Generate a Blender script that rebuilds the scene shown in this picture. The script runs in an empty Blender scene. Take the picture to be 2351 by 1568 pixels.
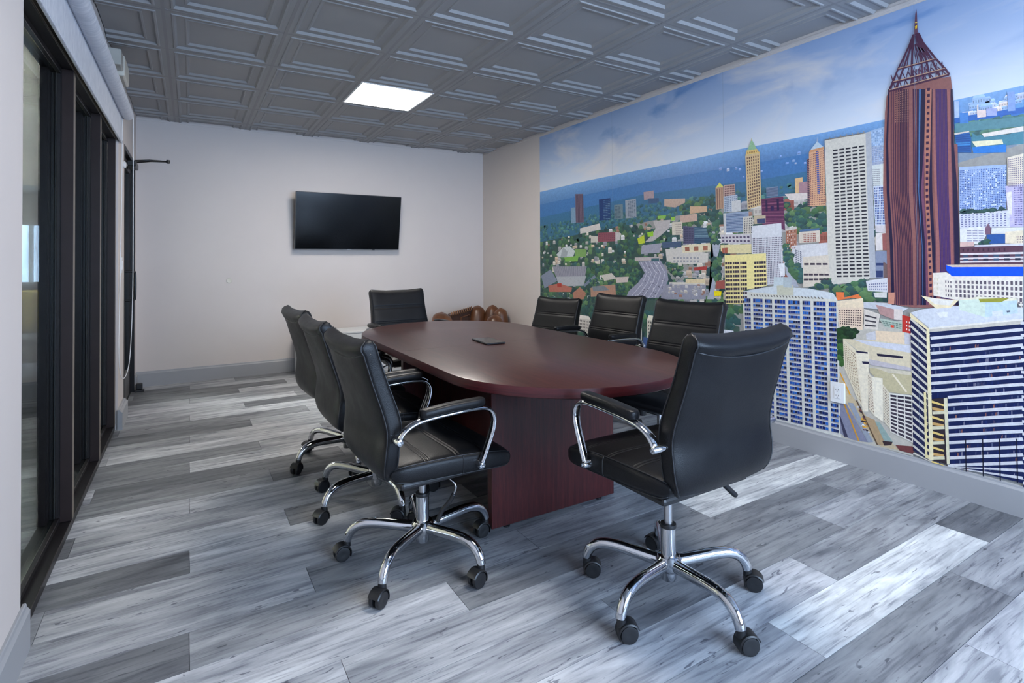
import bpy, bmesh, math, random
from mathutils import Vector, Matrix, noise as mnoise

S = bpy.context.scene
COL = S.collection
R = math.radians
RNG = random.Random(11)

# ------------------------------------------------------------------ camera
YAW, PITCH, ROLL = R(30.91), R(0.648), R(-0.29)
FPX, PPY, CAMH = 1235.0, 581.35, 1.168
f0 = Vector((math.sin(YAW), math.cos(YAW), 0)); r0 = Vector((math.cos(YAW), -math.sin(YAW), 0)); u0 = Vector((0, 0, 1))
fw = f0 * math.cos(PITCH) + u0 * math.sin(PITCH); u2 = u0 * math.cos(PITCH) - f0 * math.sin(PITCH)
rt = r0 * math.cos(ROLL) + u2 * math.sin(ROLL); up = u2 * math.cos(ROLL) - r0 * math.sin(ROLL)
cd = bpy.data.cameras.new('camera'); cam = bpy.data.objects.new('camera', cd); COL.objects.link(cam)
cam.matrix_world = Matrix(((rt.x, up.x, -fw.x, 0), (rt.y, up.y, -fw.y, 0), (rt.z, up.z, -fw.z, CAMH), (0, 0, 0, 1)))
cd.sensor_fit = 'HORIZONTAL'; cd.sensor_width = 36.0
cd.lens = FPX / 2351 * 36.0
cd.shift_y = -(784.0 - PPY) / 2351.0
cd.clip_start = 0.02
S.camera = cam

# ------------------------------------------------------------------ world, daylight, exposure
w = bpy.data.worlds.new('daylight'); S.world = w; w.use_nodes = True
bg = w.node_tree.nodes['Background']
bg.inputs['Color'].default_value = (0.55, 0.70, 1.0, 1); bg.inputs['Strength'].default_value = 12.5
S.view_settings.view_transform = 'Standard'; S.view_settings.look = 'None'
S.view_settings.exposure = 0.72; S.view_settings.gamma = 1.0; S.view_settings.use_curve_mapping = False
PANEL_W = 26.0          # emission of the ceiling light panels
HALL_W = 105.0
S.cycles.max_bounces = 8; S.cycles.diffuse_bounces = 5; S.cycles.glossy_bounces = 4
S.cycles.transparent_max_bounces = 8; S.cycles.caustics_reflective = False; S.cycles.caustics_refractive = False
S.cycles.sample_clamp_indirect = 6.0

# room measures (metres); camera stands over the origin
XL, XR, YB, YN, ZC = -0.43, 3.207, 6.075, -1.75, 2.501
GX, GY, PX, PY = 0.4805, 3.3795, 0.6055, 0.6145      # ceiling grid

# ------------------------------------------------------------------ helpers
def lin(c):
    c = c / 255.0
    return c / 12.92 if c <= 0.04045 else ((c + 0.055) / 1.055) ** 2.4
def rgb(r, g, b): return (lin(r), lin(g), lin(b), 1.0)

MATS = {}
class NT:
    def __init__(s, name):
        s.m = bpy.data.materials.new(name); s.m.use_nodes = True; s.t = s.m.node_tree
        s.p = s.t.nodes['Principled BSDF']; MATS[name] = s.m
    def n(s, typ, **kw):
        nd = s.t.nodes.new(typ)
        for k, v in kw.items():
            if k in nd.inputs: nd.inputs[k].default_value = v
            else: setattr(nd, k, v)
        return nd
    def l(s, a, b): s.t.links.new(a, b)
    def ramp(s, src, stops):
        r = s.n('ShaderNodeValToRGB'); e = r.color_ramp.elements
        while len(e) < len(stops): e.new(0.5)
        for el, (p, c) in zip(e, stops): el.position = p; el.color = c
        s.l(src, r.inputs[0]); return r.outputs[0]
    def coord(s, kind='Object', scale=(1, 1, 1), rot=(0, 0, 0), add=None):
        tc = s.n('ShaderNodeTexCoord'); mp = s.n('ShaderNodeMapping'); mp.inputs['Scale'].default_value = scale; mp.inputs['Rotation'].default_value = rot
        s.l(tc.outputs[kind], mp.inputs['Vector'])
        if add is not None: s.l(add, mp.inputs['Location'])
        return mp.outputs[0]
    def noise(s, vec, scale, detail=4, rough=0.55, dist=0.0):
        nd = s.n('ShaderNodeTexNoise'); nd.inputs['Scale'].default_value = scale; nd.inputs['Detail'].default_value = detail
        nd.inputs['Roughness'].default_value = rough; nd.inputs['Distortion'].default_value = dist
        if vec is not None: s.l(vec, nd.inputs['Vector'])
        return nd.outputs['Fac']
    def bump(s, h, strength=0.2, dist=0.002):
        b = s.n('ShaderNodeBump'); b.inputs['Strength'].default_value = strength; b.inputs['Distance'].default_value = dist
        s.l(h, b.inputs['Height']); s.l(b.outputs[0], s.p.inputs['Normal'])
    def mix(s, fac, a, b, typ='MIX'):
        m = s.n('ShaderNodeMix', data_type='RGBA', blend_type=typ)
        for sock, v in ((m.inputs['Factor'], fac), (m.inputs[6], a), (m.inputs[7], b)):
            if isinstance(v, (int, float)): sock.default_value = v
            elif isinstance(v, tuple): sock.default_value = v
            else: s.l(v, sock)
        return m.outputs[2]
    def set(s, color=None, rough=0.5, metal=0.0, spec=0.5, coat=0.0):
        if color is not None:
            if isinstance(color, tuple): s.p.inputs['Base Color'].default_value = color
            else: s.l(color, s.p.inputs['Base Color'])
        if isinstance(rough, (int, float)): s.p.inputs['Roughness'].default_value = rough
        else: s.l(rough, s.p.inputs['Roughness'])
        s.p.inputs['Metallic'].default_value = metal; s.p.inputs['Specular IOR Level'].default_value = spec
        s.p.inputs['Coat Weight'].default_value = coat
        return s.m

def simple(name, color, rough=0.5, metal=0.0, spec=0.5, var=0.06, nscale=6.0, bump=0.0, bscale=200.0):
    n = NT(name); v = n.coord('Object')
    f = n.noise(v, nscale, 3)
    lo = tuple(c * (1 - var) for c in color[:3]) + (1,); hi = tuple(min(1, c * (1 + var)) for c in color[:3]) + (1,)
    n.set(n.ramp(f, [(0.3, lo), (0.7, hi)]), rough, metal, spec)
    if bump: n.bump(n.noise(v, bscale, 2), bump, 0.001)
    return n.m

def emit(name, color, strength):
    n = NT(name); n.set(color, 0.5)
    n.p.inputs['Emission Color'].default_value = color; n.p.inputs['Emission Strength'].default_value = strength
    return n.m

# ---- materials
M = {}
M['wall'] = simple('wall_paint', rgb(208, 199, 194), 0.6, var=0.012, nscale=3, bump=0.06, bscale=180)
M['base'] = simple('baseboard_paint', rgb(154, 155, 158), 0.45, var=0.02, nscale=4)
M['ceil'] = simple('ceiling_tile_grey', rgb(148, 147, 147), 0.5, var=0.03, nscale=2)
M['grid'] = simple('ceiling_grid_grey', rgb(136, 135, 135), 0.5, var=0.03)
M['void'] = simple('plenum_dark', rgb(34, 33, 32), 0.8)
M['bronze'] = simple('dark_bronze_aluminium', rgb(26, 23, 24), 0.38, metal=0.0, spec=0.3, var=0.12, nscale=9, bump=0.05, bscale=90)
M['bronze2'] = simple('bronze_brown_face', rgb(40, 30, 29), 0.42, spec=0.25, var=0.1, nscale=7)
M['tan'] = simple('bronze_lit_front', rgb(112, 100, 88), 0.4, var=0.1)  # bronze frame front as lit from the room, light painted into the colour
M['gasket'] = simple('rubber_gasket', rgb(16, 16, 18), 0.6)
M['black'] = simple('black_plastic', rgb(26, 26, 28), 0.42, var=0.1, nscale=30, bump=0.05, bscale=300)
M['blackmetal'] = simple('black_painted_metal', rgb(22, 21, 21), 0.35, var=0.1)
M['white'] = simple('white_plastic', rgb(226, 226, 226), 0.35, var=0.02)
M['offwhite'] = simple('off_white_plastic', rgb(206, 202, 190), 0.4, var=0.03)
M['whitecab'] = simple('white_laminate', rgb(222, 224, 226), 0.35, var=0.015)
M['grey'] = simple('grey_door_rail', rgb(86, 84, 84), 0.45, var=0.06)
M['steel'] = simple('brushed_steel', rgb(190, 190, 192), 0.3, metal=1.0, var=0.05)
M['sofa'] = simple('grey_upholstery', rgb(120, 128, 136), 0.8, var=0.06, bump=0.2, bscale=250)
M['yellow'] = simple('yellow_cushion', rgb(196, 172, 70), 0.8, var=0.08, bump=0.2, bscale=200)
M['rug'] = simple('blue_grey_weave', rgb(88, 102, 124), 0.9, var=0.35, nscale=90, bump=0.5, bscale=160)
M['hallwall'] = simple('hall_beige_paint', rgb(222, 216, 204), 0.7, var=0.02)
M['hallfloor'] = simple('hall_grey_planks', rgb(178, 180, 180), 0.3, var=0.2, nscale=3)
M['darkglass'] = simple('dark_window_glass', rgb(20, 24, 28), 0.05, spec=0.8)
M['tabletedge'] = simple('dark_metal_rim', rgb(60, 60, 62), 0.3, metal=0.8)
M['glass_black'] = simple('black_glossy_screen', rgb(5, 5, 6), 0.16, spec=0.3, var=0.02)
M['tvrim'] = simple('grey_plastic_rim', rgb(58, 59, 62), 0.35)
M['panel'] = emit('lit_light_panel', (1.0, 0.95, 0.89, 1), PANEL_W)
M['hallpanel'] = emit('lit_hall_panel', (0.93, 0.97, 1.0, 1), HALL_W)
M['lamp_white'] = simple('white_fixture_rim', rgb(235, 235, 235), 0.4)
M['clear'] = simple('frosted_clear_plastic', rgb(176, 174, 166), 0.2)

n = NT('chrome'); v = n.coord('Object'); n.set((0.60, 0.61, 0.63, 1), 0.07, 1.0)
r = n.ramp(n.noise(v, 25, 3), [(0.3, (0.05, 0.05, 0.05, 1)), (0.8, (0.10, 0.10, 0.10, 1))]); n.l(r, n.p.inputs['Roughness']); M['chrome'] = n.m

n = NT('black_leather'); v = n.coord('Object')
n.set(n.ramp(n.noise(v, 7, 3), [(0.3, (0.006, 0.006, 0.007, 1)), (0.7, (0.010, 0.010, 0.011, 1))]),
      n.ramp(n.noise(v, 14, 4), [(0.3, (0.32, 0.32, 0.32, 1)), (0.7, (0.42, 0.42, 0.42, 1))]), 0, 0.21)
vo = n.n('ShaderNodeTexVoronoi'); vo.inputs['Scale'].default_value = 420; n.l(v, vo.inputs['Vector'])
wr = n.noise(v, 16, 5, 0.6, 0.4)
ad = n.n('ShaderNodeMath', operation='MULTIPLY_ADD'); n.l(wr, ad.inputs[0]); ad.inputs[1].default_value = 1.6; n.l(vo.outputs['Distance'], ad.inputs[2])
n.bump(ad.outputs[0], 0.10, 0.004); M['leather'] = n.m
M['thread'] = simple('black_piping', rgb(28, 29, 32), 0.42, var=0.05)

n = NT('brown_leather'); v = n.coord('Object')
n.set(n.ramp(n.noise(v, 9, 4), [(0.3, rgb(78, 46, 26)), (0.7, rgb(112, 68, 38))]), 0.36, 0, 0.55); n.bump(n.noise(v, 60, 4), 0.12, 0.003); M['glove'] = n.m
M['glove_dark'] = simple('dark_brown_leather', rgb(84, 60, 52), 0.45, var=0.12, bump=0.1)
M['lace'] = simple('leather_lacing', rgb(140, 96, 60), 0.45, var=0.15, nscale=40)

def wood(name, axis_rot, dark, mid, light, rough, scale=(1, 1, 1)):
    n = NT(name); v = n.coord('Object', scale=scale, rot=axis_rot)
    g1 = n.noise(v, 6, 6, 0.6, 0.6); g2 = n.noise(v, 42, 3, 0.6)
    mx = n.n('ShaderNodeMath', operation='MULTIPLY_ADD'); n.l(g2, mx.inputs[0]); mx.inputs[1].default_value = 0.45
    m2 = n.n('ShaderNodeMath', operation='MULTIPLY'); n.l(g1, m2.inputs[0]); m2.inputs[1].default_value = 0.6; n.l(m2.outputs[0], mx.inputs[2])
    n.set(n.ramp(mx.outputs[0], [(0.35, dark), (0.52, mid), (0.72, light)]), rough, 0, 0.5)
    n.bump(g2, 0.03, 0.001); return n.m
MAH = (rgb(42, 16, 17), rgb(64, 24, 25), rgb(88, 36, 34))
M['mah_top'] = wood('mahogany_top', (0, 0, 0), rgb(44, 24, 22), rgb(60, 33, 30), rgb(80, 45, 39), 0.30, (9, 0.55, 9))
M['mah_edge'] = wood('mahogany_edge', (0, 0, 0), rgb(46, 12, 17), rgb(68, 17, 23), rgb(90, 28, 32), 0.42, (0.6, 0.6, 26))
M['mah_panel'] = wood('mahogany_panel', (0, 0, 0), *MAH, 0.32, (14, 14, 0.45))

# vinyl plank: tone from the plank's own object colour, streaky grain along X
n = NT('vinyl_plank'); oi = n.n('ShaderNodeObjectInfo')
cmb = n.n('ShaderNodeCombineXYZ'); mu = n.n('ShaderNodeMath', operation='MULTIPLY'); n.l(oi.outputs['Random'], mu.inputs[0]); mu.inputs[1].default_value = 37.0
n.l(mu.outputs[0], cmb.inputs[0]); n.l(mu.outputs[0], cmb.inputs[1])
va = n.coord('Object', scale=(0.75, 9.0, 1.0), add=cmb.outputs[0]); vb = n.coord('Object', scale=(1.7, 28.0, 1.0), add=cmb.outputs[0]); vc = n.coord('Object', scale=(1.3, 5.5, 1), add=cmb.outputs[0])
big = n.noise(vc, 2.0, 4, 0.6, 0.6); mid = n.noise(va, 2.6, 5, 0.55, 0.9); fin = n.noise(vb, 3.6, 4, 0.55, 0.4)
c = n.mix(1.0, oi.outputs['Color'], n.ramp(big, [(0.30, (0.58, 0.59, 0.62, 1)), (0.5, (1, 1, 1, 1)), (0.70, (1.36, 1.35, 1.32, 1))]), 'MULTIPLY')
c = n.mix(1.0, c, n.ramp(mid, [(0.32, (0.56, 0.57, 0.60, 1)), (0.45, (0.96, 0.96, 0.96, 1)), (0.70, (1.20, 1.20, 1.18, 1))]), 'MULTIPLY')
c = n.mix(1.0, c, n.ramp(fin, [(0.34, (0.62, 0.62, 0.66, 1)), (0.45, (0.98, 0.98, 0.98, 1)), (0.7, (1.10, 1.10, 1.10, 1))]), 'MULTIPLY')
vd = n.coord('Object', scale=(1.2, 6.0, 1.0), add=cmb.outputs[0])
kn = n.noise(vd, 9.0, 2, 0.5, 1.2)
c = n.mix(n.ramp(kn, [(0.285, (1, 1, 1, 1)), (0.325, (0, 0, 0, 1))]), c, n.mix(1.0, c, (0.38, 0.38, 0.42, 1), 'MULTIPLY'))
n.set(c, n.ramp(fin, [(0.3, (0.42, 0.42, 0.42, 1)), (0.7, (0.54, 0.54, 0.54, 1))]), 0, 0.4); n.bump(fin, 0.10, 0.0015); M['plank'] = n.m
M['under'] = simple('floor_joint_dark', rgb(52, 53, 56), 0.7)

# blind fabric
n = NT('blind_fabric'); v = n.coord('Object', scale=(1, 9, 2.0)); n.set(n.ramp(n.noise(v, 9, 4, 0.6, 0.5), [(0.3, rgb(186, 190, 200)), (0.7, rgb(218, 220, 226))]), 0.75); M['blind'] = n.m

# clear glass pane: mostly transparent with a mirror-like sheen
n = NT('window_glass'); tr = n.n('ShaderNodeBsdfTransparent'); tr.inputs[0].default_value = (0.93, 0.96, 0.95, 1)
gl = n.n('ShaderNodeBsdfGlossy'); gl.inputs['Roughness'].default_value = 0.02; gl.inputs['Color'].default_value = (0.9, 0.95, 0.95, 1)
fr = n.n('ShaderNodeFresnel'); fr.inputs[0].default_value = 1.18; mx = n.n('ShaderNodeMixShader')
nv = n.noise(n.coord('Object'), 3, 2); r = n.ramp(nv, [(0, (0.9, 0.9, 0.9, 1)), (1, (1, 1, 1, 1))]); mm = n.n('ShaderNodeMath', operation='MULTIPLY'); n.l(fr.outputs[0], mm.inputs[0]); n.l(r, mm.inputs[1])
n.l(mm.outputs[0], mx.inputs[0]); n.l(tr.outputs[0], mx.inputs[1]); n.l(gl.outputs[0], mx.inputs[2]); n.l(mx.outputs[0], n.t.nodes['Material Output'].inputs['Surface']); M['glass'] = n.m

# printed mural: colours carried by the printed shapes, slight paper variation
n = NT('mural_print'); at = n.n('ShaderNodeAttribute', attribute_name='ink')
v = n.coord('Object'); nz = n.noise(v, 60, 4, 0.7)
n.set(n.mix(1.0, at.outputs['Color'], n.ramp(nz, [(0.3, (0.86, 0.86, 0.87, 1)), (0.7, (1.12, 1.12, 1.11, 1))]), 'MULTIPLY'), 0.42, 0, 0.35); M['print'] = n.m
n = NT('mural_sky_print'); at = n.n('ShaderNodeAttribute', attribute_name='ink')
v = n.coord('Object', scale=(1, 0.75, 2.1)); c1 = n.noise(v, 1.5, 6, 0.55, 0.5)
v2 = n.coord('Object', scale=(1, 0.8, 1.7)); c2 = n.noise(v2, 2.6, 5, 0.5, 0.4)
c = n.mix(n.ramp(c1, [(0.50, (0, 0, 0, 1)), (0.68, (0.75, 0.75, 0.75, 1))]), at.outputs['Color'], rgb(226, 222, 222))
sep = n.n('ShaderNodeSeparateXYZ'); tc = n.n('ShaderNodeTexCoord'); n.l(tc.outputs['Object'], sep.inputs[0])
hi = n.n('ShaderNodeMapRange'); n.l(sep.outputs['Z'], hi.inputs[0]); hi.inputs[1].default_value = 2.02; hi.inputs[2].default_value = 2.42
dk = n.n('ShaderNodeMath', operation='MULTIPLY'); n.l(hi.outputs[0], dk.inputs[0]); n.l(n.ramp(c2, [(0.30, (1, 1, 1, 1)), (0.46, (0, 0, 0, 1))]), dk.inputs[1])
c = n.mix(dk.outputs[0], c, rgb(74, 128, 190))
n.set(c, 0.42, 0, 0.35); M['skyprint'] = n.m

# ------------------------------------------------------------------ mesh helpers
def link(o, parent=None):
    COL.objects.link(o)
    if parent is not None: o.parent = parent
    return o
def mesh(name, verts, faces, mat, smooth=False):
    me = bpy.data.meshes.new(name); me.from_pydata([tuple(v) for v in verts], [], faces)
    if mat is not None: me.materials.append(mat)
    if smooth: me.polygons.foreach_set('use_smooth', [True] * len(me.polygons))
    me.update(); return me
def ob(name, me, parent=None, loc=(0, 0, 0), rot=(0, 0, 0)):
    o = bpy.data.objects.new(name, me); o.location = loc; o.rotation_euler = rot
    return link(o, parent)
def empty(name, loc=(0, 0, 0), rz=0.0):
    o = bpy.data.objects.new(name, None); o.empty_display_size = 0.1; o.location = loc; o.rotation_euler = (0, 0, rz); return link(o)
def tag(o, label=None, cat=None, group=None, kind=None):
    if label: o['label'] = label
    if cat: o['category'] = cat
    if group: o['group'] = group
    if kind: o['kind'] = kind
    return o
def bm_mesh(name, bm, mat, smooth=False):
    me = bpy.data.meshes.new(name); bm.normal_update(); bm.to_mesh(me); bm.free()
    if mat is not None: me.materials.append(mat)
    if smooth: me.polygons.foreach_set('use_smooth', [True] * len(me.polygons))
    return me
def bm_box(bm, x0, x1, y0, y1, z0, z1, bev=0.0, seg=1):
    r = bmesh.ops.create_cube(bm, size=1.0); vs = r['verts']
    for v in vs: v.co = Vector((x0 + (v.co.x + .5) * (x1 - x0), y0 + (v.co.y + .5) * (y1 - y0), z0 + (v.co.z + .5) * (z1 - z0)))
    if bev > 0:
        es = list({e for v in vs for e in v.link_edges}); bmesh.ops.bevel(bm, geom=es, offset=bev, segments=seg, affect='EDGES', profile=0.5)
def box(name, x0, x1, y0, y1, z0, z1, mat, parent=None, bev=0.0, seg=1, smooth=False):
    bm = bmesh.new(); bm_box(bm, x0, x1, y0, y1, z0, z1, bev, seg); return ob(name, bm_mesh(name, bm, mat, smooth), parent)
def boxes(name, lst, mat, parent=None, bev=0.0):
    bm = bmesh.new()
    for b in lst: bm_box(bm, *b, bev)
    return ob(name, bm_mesh(name, bm, mat), parent)
def tube_data(path, rad, nseg=12, rad2=None, upv=None, cap=True):
    """swept tube; rad may be a list; rad2/upv give an oval section (rad2 along upv)"""
    path = [Vector(p) for p in path]; N = len(path)
    rads = rad if isinstance(rad, (list, tuple)) else [rad] * N
    r2 = rad2 if isinstance(rad2, (list, tuple)) else ([rad2] * N if rad2 else rads)
    def fit(q):
        if len(q) == N: return list(q)
        return [q[min(len(q) - 1, int(round(i * (len(q) - 1) / (N - 1))))] for i in range(N)]
    rads, r2 = fit(rads), fit(r2)
    V, F = [], []; prev = None
    for i, p in enumerate(path):
        t = (path[min(i + 1, N - 1)] - path[max(i - 1, 0)]).normalized()
        if upv is not None: u = (Vector(upv) - t * t.dot(Vector(upv))).normalized()
        else:
            if prev is None: a = Vector((0, 0, 1)) if abs(t.z) < 0.9 else Vector((1, 0, 0)); u = (a - t * t.dot(a)).normalized()
            else: u = (prev - t * t.dot(prev)).normalized()
        prev = u; s = t.cross(u)
        for k in range(nseg):
            a = 2 * math.pi * k / nseg; V.append(p + s * (math.cos(a) * rads[i]) + u * (math.sin(a) * r2[i]))
    for i in range(N - 1):
        for k in range(nseg):
            k2 = (k + 1) % nseg; F.append((i * nseg + k, i * nseg + k2, (i + 1) * nseg + k2, (i + 1) * nseg + k))
    if cap: F.append(tuple(range(nseg))[::-1]); F.append(tuple((N - 1) * nseg + k for k in range(nseg)))
    return V, F
def tube(name, path, rad, mat, parent=None, nseg=12, **kw):
    V, F = tube_data(path, rad, nseg, **kw); return ob(name, mesh(name, V, F, mat, True), parent)
def tube_mesh(name, paths, rad, mat, nseg=8, **kw):
    V, F = [], []
    for pa in paths:
        v, f = tube_data(pa, rad, nseg, **kw); o = len(V); V += v; F += [tuple(i + o for i in q) for q in f]
    return mesh(name, V, F, mat, True)
def lathe_data(prof, n=24, axis='Z'):
    V, F = [], []
    for (r, z) in prof:
        for k in range(n):
            a = 2 * math.pi * k / n; x, y = r * math.cos(a), r * math.sin(a)
            V.append(Vector((x, y, z)) if axis == 'Z' else Vector((z, x, y)))
    m = len(prof)
    for i in range(m - 1):
        for k in range(n):
            k2 = (k + 1) % n; F.append((i * n + k, i * n + k2, (i + 1) * n + k2, (i + 1) * n + k))
    F.append(tuple(range(n))[::-1]); F.append(tuple((m - 1) * n + k for k in range(n)))
    return V, F
def autosmooth(me, ang=35):
    """sharp edges above an angle on a smooth-shaded mesh"""
    bm = bmesh.new(); bm.from_mesh(me)
    for e in bm.edges:
        if len(e.link_faces) == 2 and e.calc_face_angle(0) > R(ang): e.smooth = False
    bm.to_mesh(me); bm.free(); return me
def lathe(name, prof, mat, parent=None, n=24, axis='Z', loc=(0, 0, 0)):
    V, F = lathe_data(prof, n, axis); return ob(name, autosmooth(mesh(name, V, F, mat, True)), parent, loc)
def interp(x, pts):
    if x <= pts[0][0]: return pts[0][1]
    for (a, b), (c, d) in zip(pts, pts[1:]):
        if x <= c:
            return b + (d - b) * (x - a) / (c - a)
    return pts[-1][1]
def smooth_pts(pts, it=2):
    """Chaikin smoothing of an (x, y) profile with the ends kept"""
    for _ in range(it):
        q = [pts[0]]
        for a, b in zip(pts, pts[1:]):
            q.append((a[0] * .75 + b[0] * .25, a[1] * .75 + b[1] * .25)); q.append((a[0] * .25 + b[0] * .75, a[1] * .25 + b[1] * .75))
        q.append(pts[-1]); pts = q
    return pts
def chaikin(path, it=2):
    path = [Vector(p) for p in path]
    for _ in range(it):
        q = [path[0]]
        for a, b in zip(path, path[1:]): q += [a * .75 + b * .25, a * .25 + b * .75]
        q.append(path[-1]); path = q
    return path

# ================================================================== SETTING
floor = boxes('floor', [(XL - .04, XR, YN, YB, -0.06, -0.0055)], M['under']); tag(floor, kind='structure')
# vinyl planks: rows along X, joints stepping every third row, laid a touch out of square
D_, MD, MM, ML, L_, VL = rgb(108, 110, 114), rgb(126, 128, 132), rgb(143, 145, 149), rgb(160, 162, 166), rgb(178, 180, 184), rgb(202, 204, 204)
TONE = {(-7, 0): ML, (-7, 1): L_, (-6, 1): MD, (-6, 0): MM, (-6, 2): MM, (-5, 1): VL, (-5, 2): D_, (-5, 0): ML, (-4, 0): L_, (-4, 1): MM, (-4, -1): ML,
        (-3, 1): MD, (-3, 0): ML, (-3, 2): ML, (-2, 1): MD, (-2, 2): MM, (-2, 0): ML, (-2, -1): L_, (-1, -1): L_, (-1, 0): MD, (-1, 1): VL,
        (0, -1): D_, (0, 0): MM, (0, 1): MM, (1, -1): ML, (1, 0): MD, (2, -1): ML, (2, 0): MD, (3, -1): D_, (3, 0): L_, (4, -1): L_, (4, 0): MD,
        (5, -1): ML, (5, -2): D_, (5, 0): MM, (6, -1): L_, (6, 0): L_, (7, -1): MD, (7, 0): D_, (8, -1): D_, (8, 0): MM, (9, -1): MD, (9, 0): L_,
        (10, -1): MD, (10, 0): ML, (11, -1): L_, (11, 0): MD, (12, -1): MM, (12, 0): ML, (13, -1): D_, (13, 0): ML, (14, -1): MD, (14, 0): L_,
        (15, -1): MM, (15, 0): L_, (16, -1): ML, (16, 0): D_, (17, -1): L_, (17, 0): MM, (18, -1): ML, (18, 0): MM, (19, -1): D_, (19, 0): L_,
        (20, -1): D_, (20, 0): L_, (21, -1): D_, (21, 0): ML}
PW, PLN, ROT = 0.1857, 1.2125, R(0.5)
def plank(x0, x1, y0, y1, tone):
    cx, cy = (x0 + x1) / 2, (y0 + y1) / 2
    bm = bmesh.new(); bm_box(bm, x0 - cx + .0008, x1 - cx - .0008, y0 - cy + .0008, y1 - cy - .0008, -0.006, 0.0)
    o = ob('floor_plank', bm_mesh('floor_plank', bm, M['plank']), floor); o.location = (cx, cy + (cx) * math.tan(ROT), 0); o.rotation_euler = (0, 0, ROT); o.color = tone
for r in range(-20, 24):
    y0 = 1.803 + PW * r; y1 = min(y0 + PW, YB)
    if y0 >= YB or y1 < YN: continue
    off = (0.0, 0.381, 0.800)[r % 3]
    for k in range(-2, 4):
        x0 = off + PLN * k; x1 = x0 + PLN; x0c, x1c = max(x0, XL - .02), min(x1, XR)
        if x1c - x0c < 0.012: continue
        t = TONE.get((r, k)) or RNG.choice([D_, MD, MD, MM, MM, ML, ML, L_])
        plank(x0c, x1c, y0, y1, t)

# walls
wb = boxes('wall_back', [(XL - .17, XR + .12, YB, YB + .12, 0, ZC + .2)], M['wall']); tag(wb, kind='structure')
wr = boxes('wall_right', [(XR, XR + .12, YN - .12, YB, 0, ZC + .2)], M['wall']); tag(wr, kind='structure')
WT = XL - .13                                  # far side of the left wall
WY0, WY1 = 2.13, 4.62                           # window opening
DY0, DY1, DZ = 5.02, 5.90, 2.06                 # door opening
wl = boxes('wall_left', [(WT, XL, YN - .12, WY0, 0, ZC + .2), (WT, XL, WY0, DY1, DZ, ZC + .2), (WT, XL, WY1, DY0, 0, DZ), (WT, XL, DY1, YB, 0, ZC + .2)], M['wall']); tag(wl, kind='structure')
NW = (0.55, 3.05, 0.30, 2.30)                  # window in the wall behind the camera
wn = boxes('wall_near', [(XL, NW[0], YN - .12, YN, 0, ZC + .2), (NW[1], XR, YN - .12, YN, 0, ZC + .2), (NW[0], NW[1], YN - .12, YN, 0, NW[2]), (NW[0], NW[1], YN - .12, YN, NW[3], ZC + .2)], M['wall']); tag(wn, kind='structure')
w2 = empty('window_2', (1.8, YN - .06, NW[2])); tag(w2, kind='structure')
def rel(o, root):
    o.parent = root; o.matrix_parent_inverse = Matrix.Translation(-root.location) if root.rotation_euler.z == 0 else root.matrix_basis.inverted(); return o
rel(boxes('window_frame', [(NW[0], NW[1], YN - .09, YN - .03, NW[2], NW[2] + .05), (NW[0], NW[1], YN - .09, YN - .03, NW[3] - .05, NW[3]), (NW[0], NW[0] + .05, YN - .09, YN - .03, NW[2] + .05, NW[3] - .05), (NW[1] - .05, NW[1], YN - .09, YN - .03, NW[2] + .05, NW[3] - .05), (1.775, 1.825, YN - .09, YN - .03, NW[2] + .05, NW[3] - .05)], M['bronze']), w2)
for a, b in ((NW[0] + .05, 1.775), (1.825, NW[1] - .05)): rel(boxes('pane', [(a, b, YN - .063, YN - .057, NW[2] + .05, NW[3] - .05)], M['glass']), w2)
for a, b in ((NW[0], NW[1]),):   # sky portal: guides sampling through the window, gives no light of its own
    pl = bpy.data.lights.new('window_portal', 'AREA'); pl.shape = 'RECTANGLE'; pl.size = b - a; pl.size_y = NW[3] - NW[2]; pl.cycles.is_portal = True
    po = bpy.data.objects.new('window_portal', pl); COL.objects.link(po); po.location = ((a + b) / 2, YN - .125, (NW[2] + NW[3]) / 2); po.rotation_euler = (R(90), 0, 0)

# baseboards: tall board with a stepped, sloped top
def baseboard(name, p0, p1, nrm, h=0.14, t=0.015):
    prof = [(0, 0), (t, 0), (t, h - .022), (t * .6, h - .012), (t * .5, h - .003), (t * .35, h), (0, h)]
    p0, p1, nrm = Vector(p0), Vector(p1), Vector(nrm); V = []
    for p in (p0, p1):
        for d, z in prof: V.append(p + nrm * d + Vector((0, 0, z)))
    k = len(prof); F = [(i, (i + 1) % k, k + (i + 1) % k, k + i) for i in range(k)] + [tuple(range(k))[::-1], tuple(range(k, 2 * k))]
    o = ob(name, mesh(name, V, F, M['base'])); bm = bmesh.new(); bm.from_mesh(o.data); bmesh.ops.recalc_face_normals(bm, faces=bm.faces); bm.to_mesh(o.data); bm.free()
    tag(o, kind='structure'); return o
baseboard('baseboard_back', (XL, YB, 0), (XR, YB, 0), (0, -1, 0))
baseboard('baseboard_right', (XR, YN, 0), (XR, YB - .015, 0), (-1, 0, 0))
baseboard('baseboard_left', (XL, YN, 0), (XL, WY0 + .025, 0), (1, 0, 0), t=0.018)
baseboard('baseboard_pier', (XL, WY1 - .02, 0), (XL, DY0 - .03, 0), (1, 0, 0), t=0.03)
baseboard('baseboard_corner', (XL, DY1 + .02, 0), (XL, YB - .015, 0), (1, 0, 0))

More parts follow.
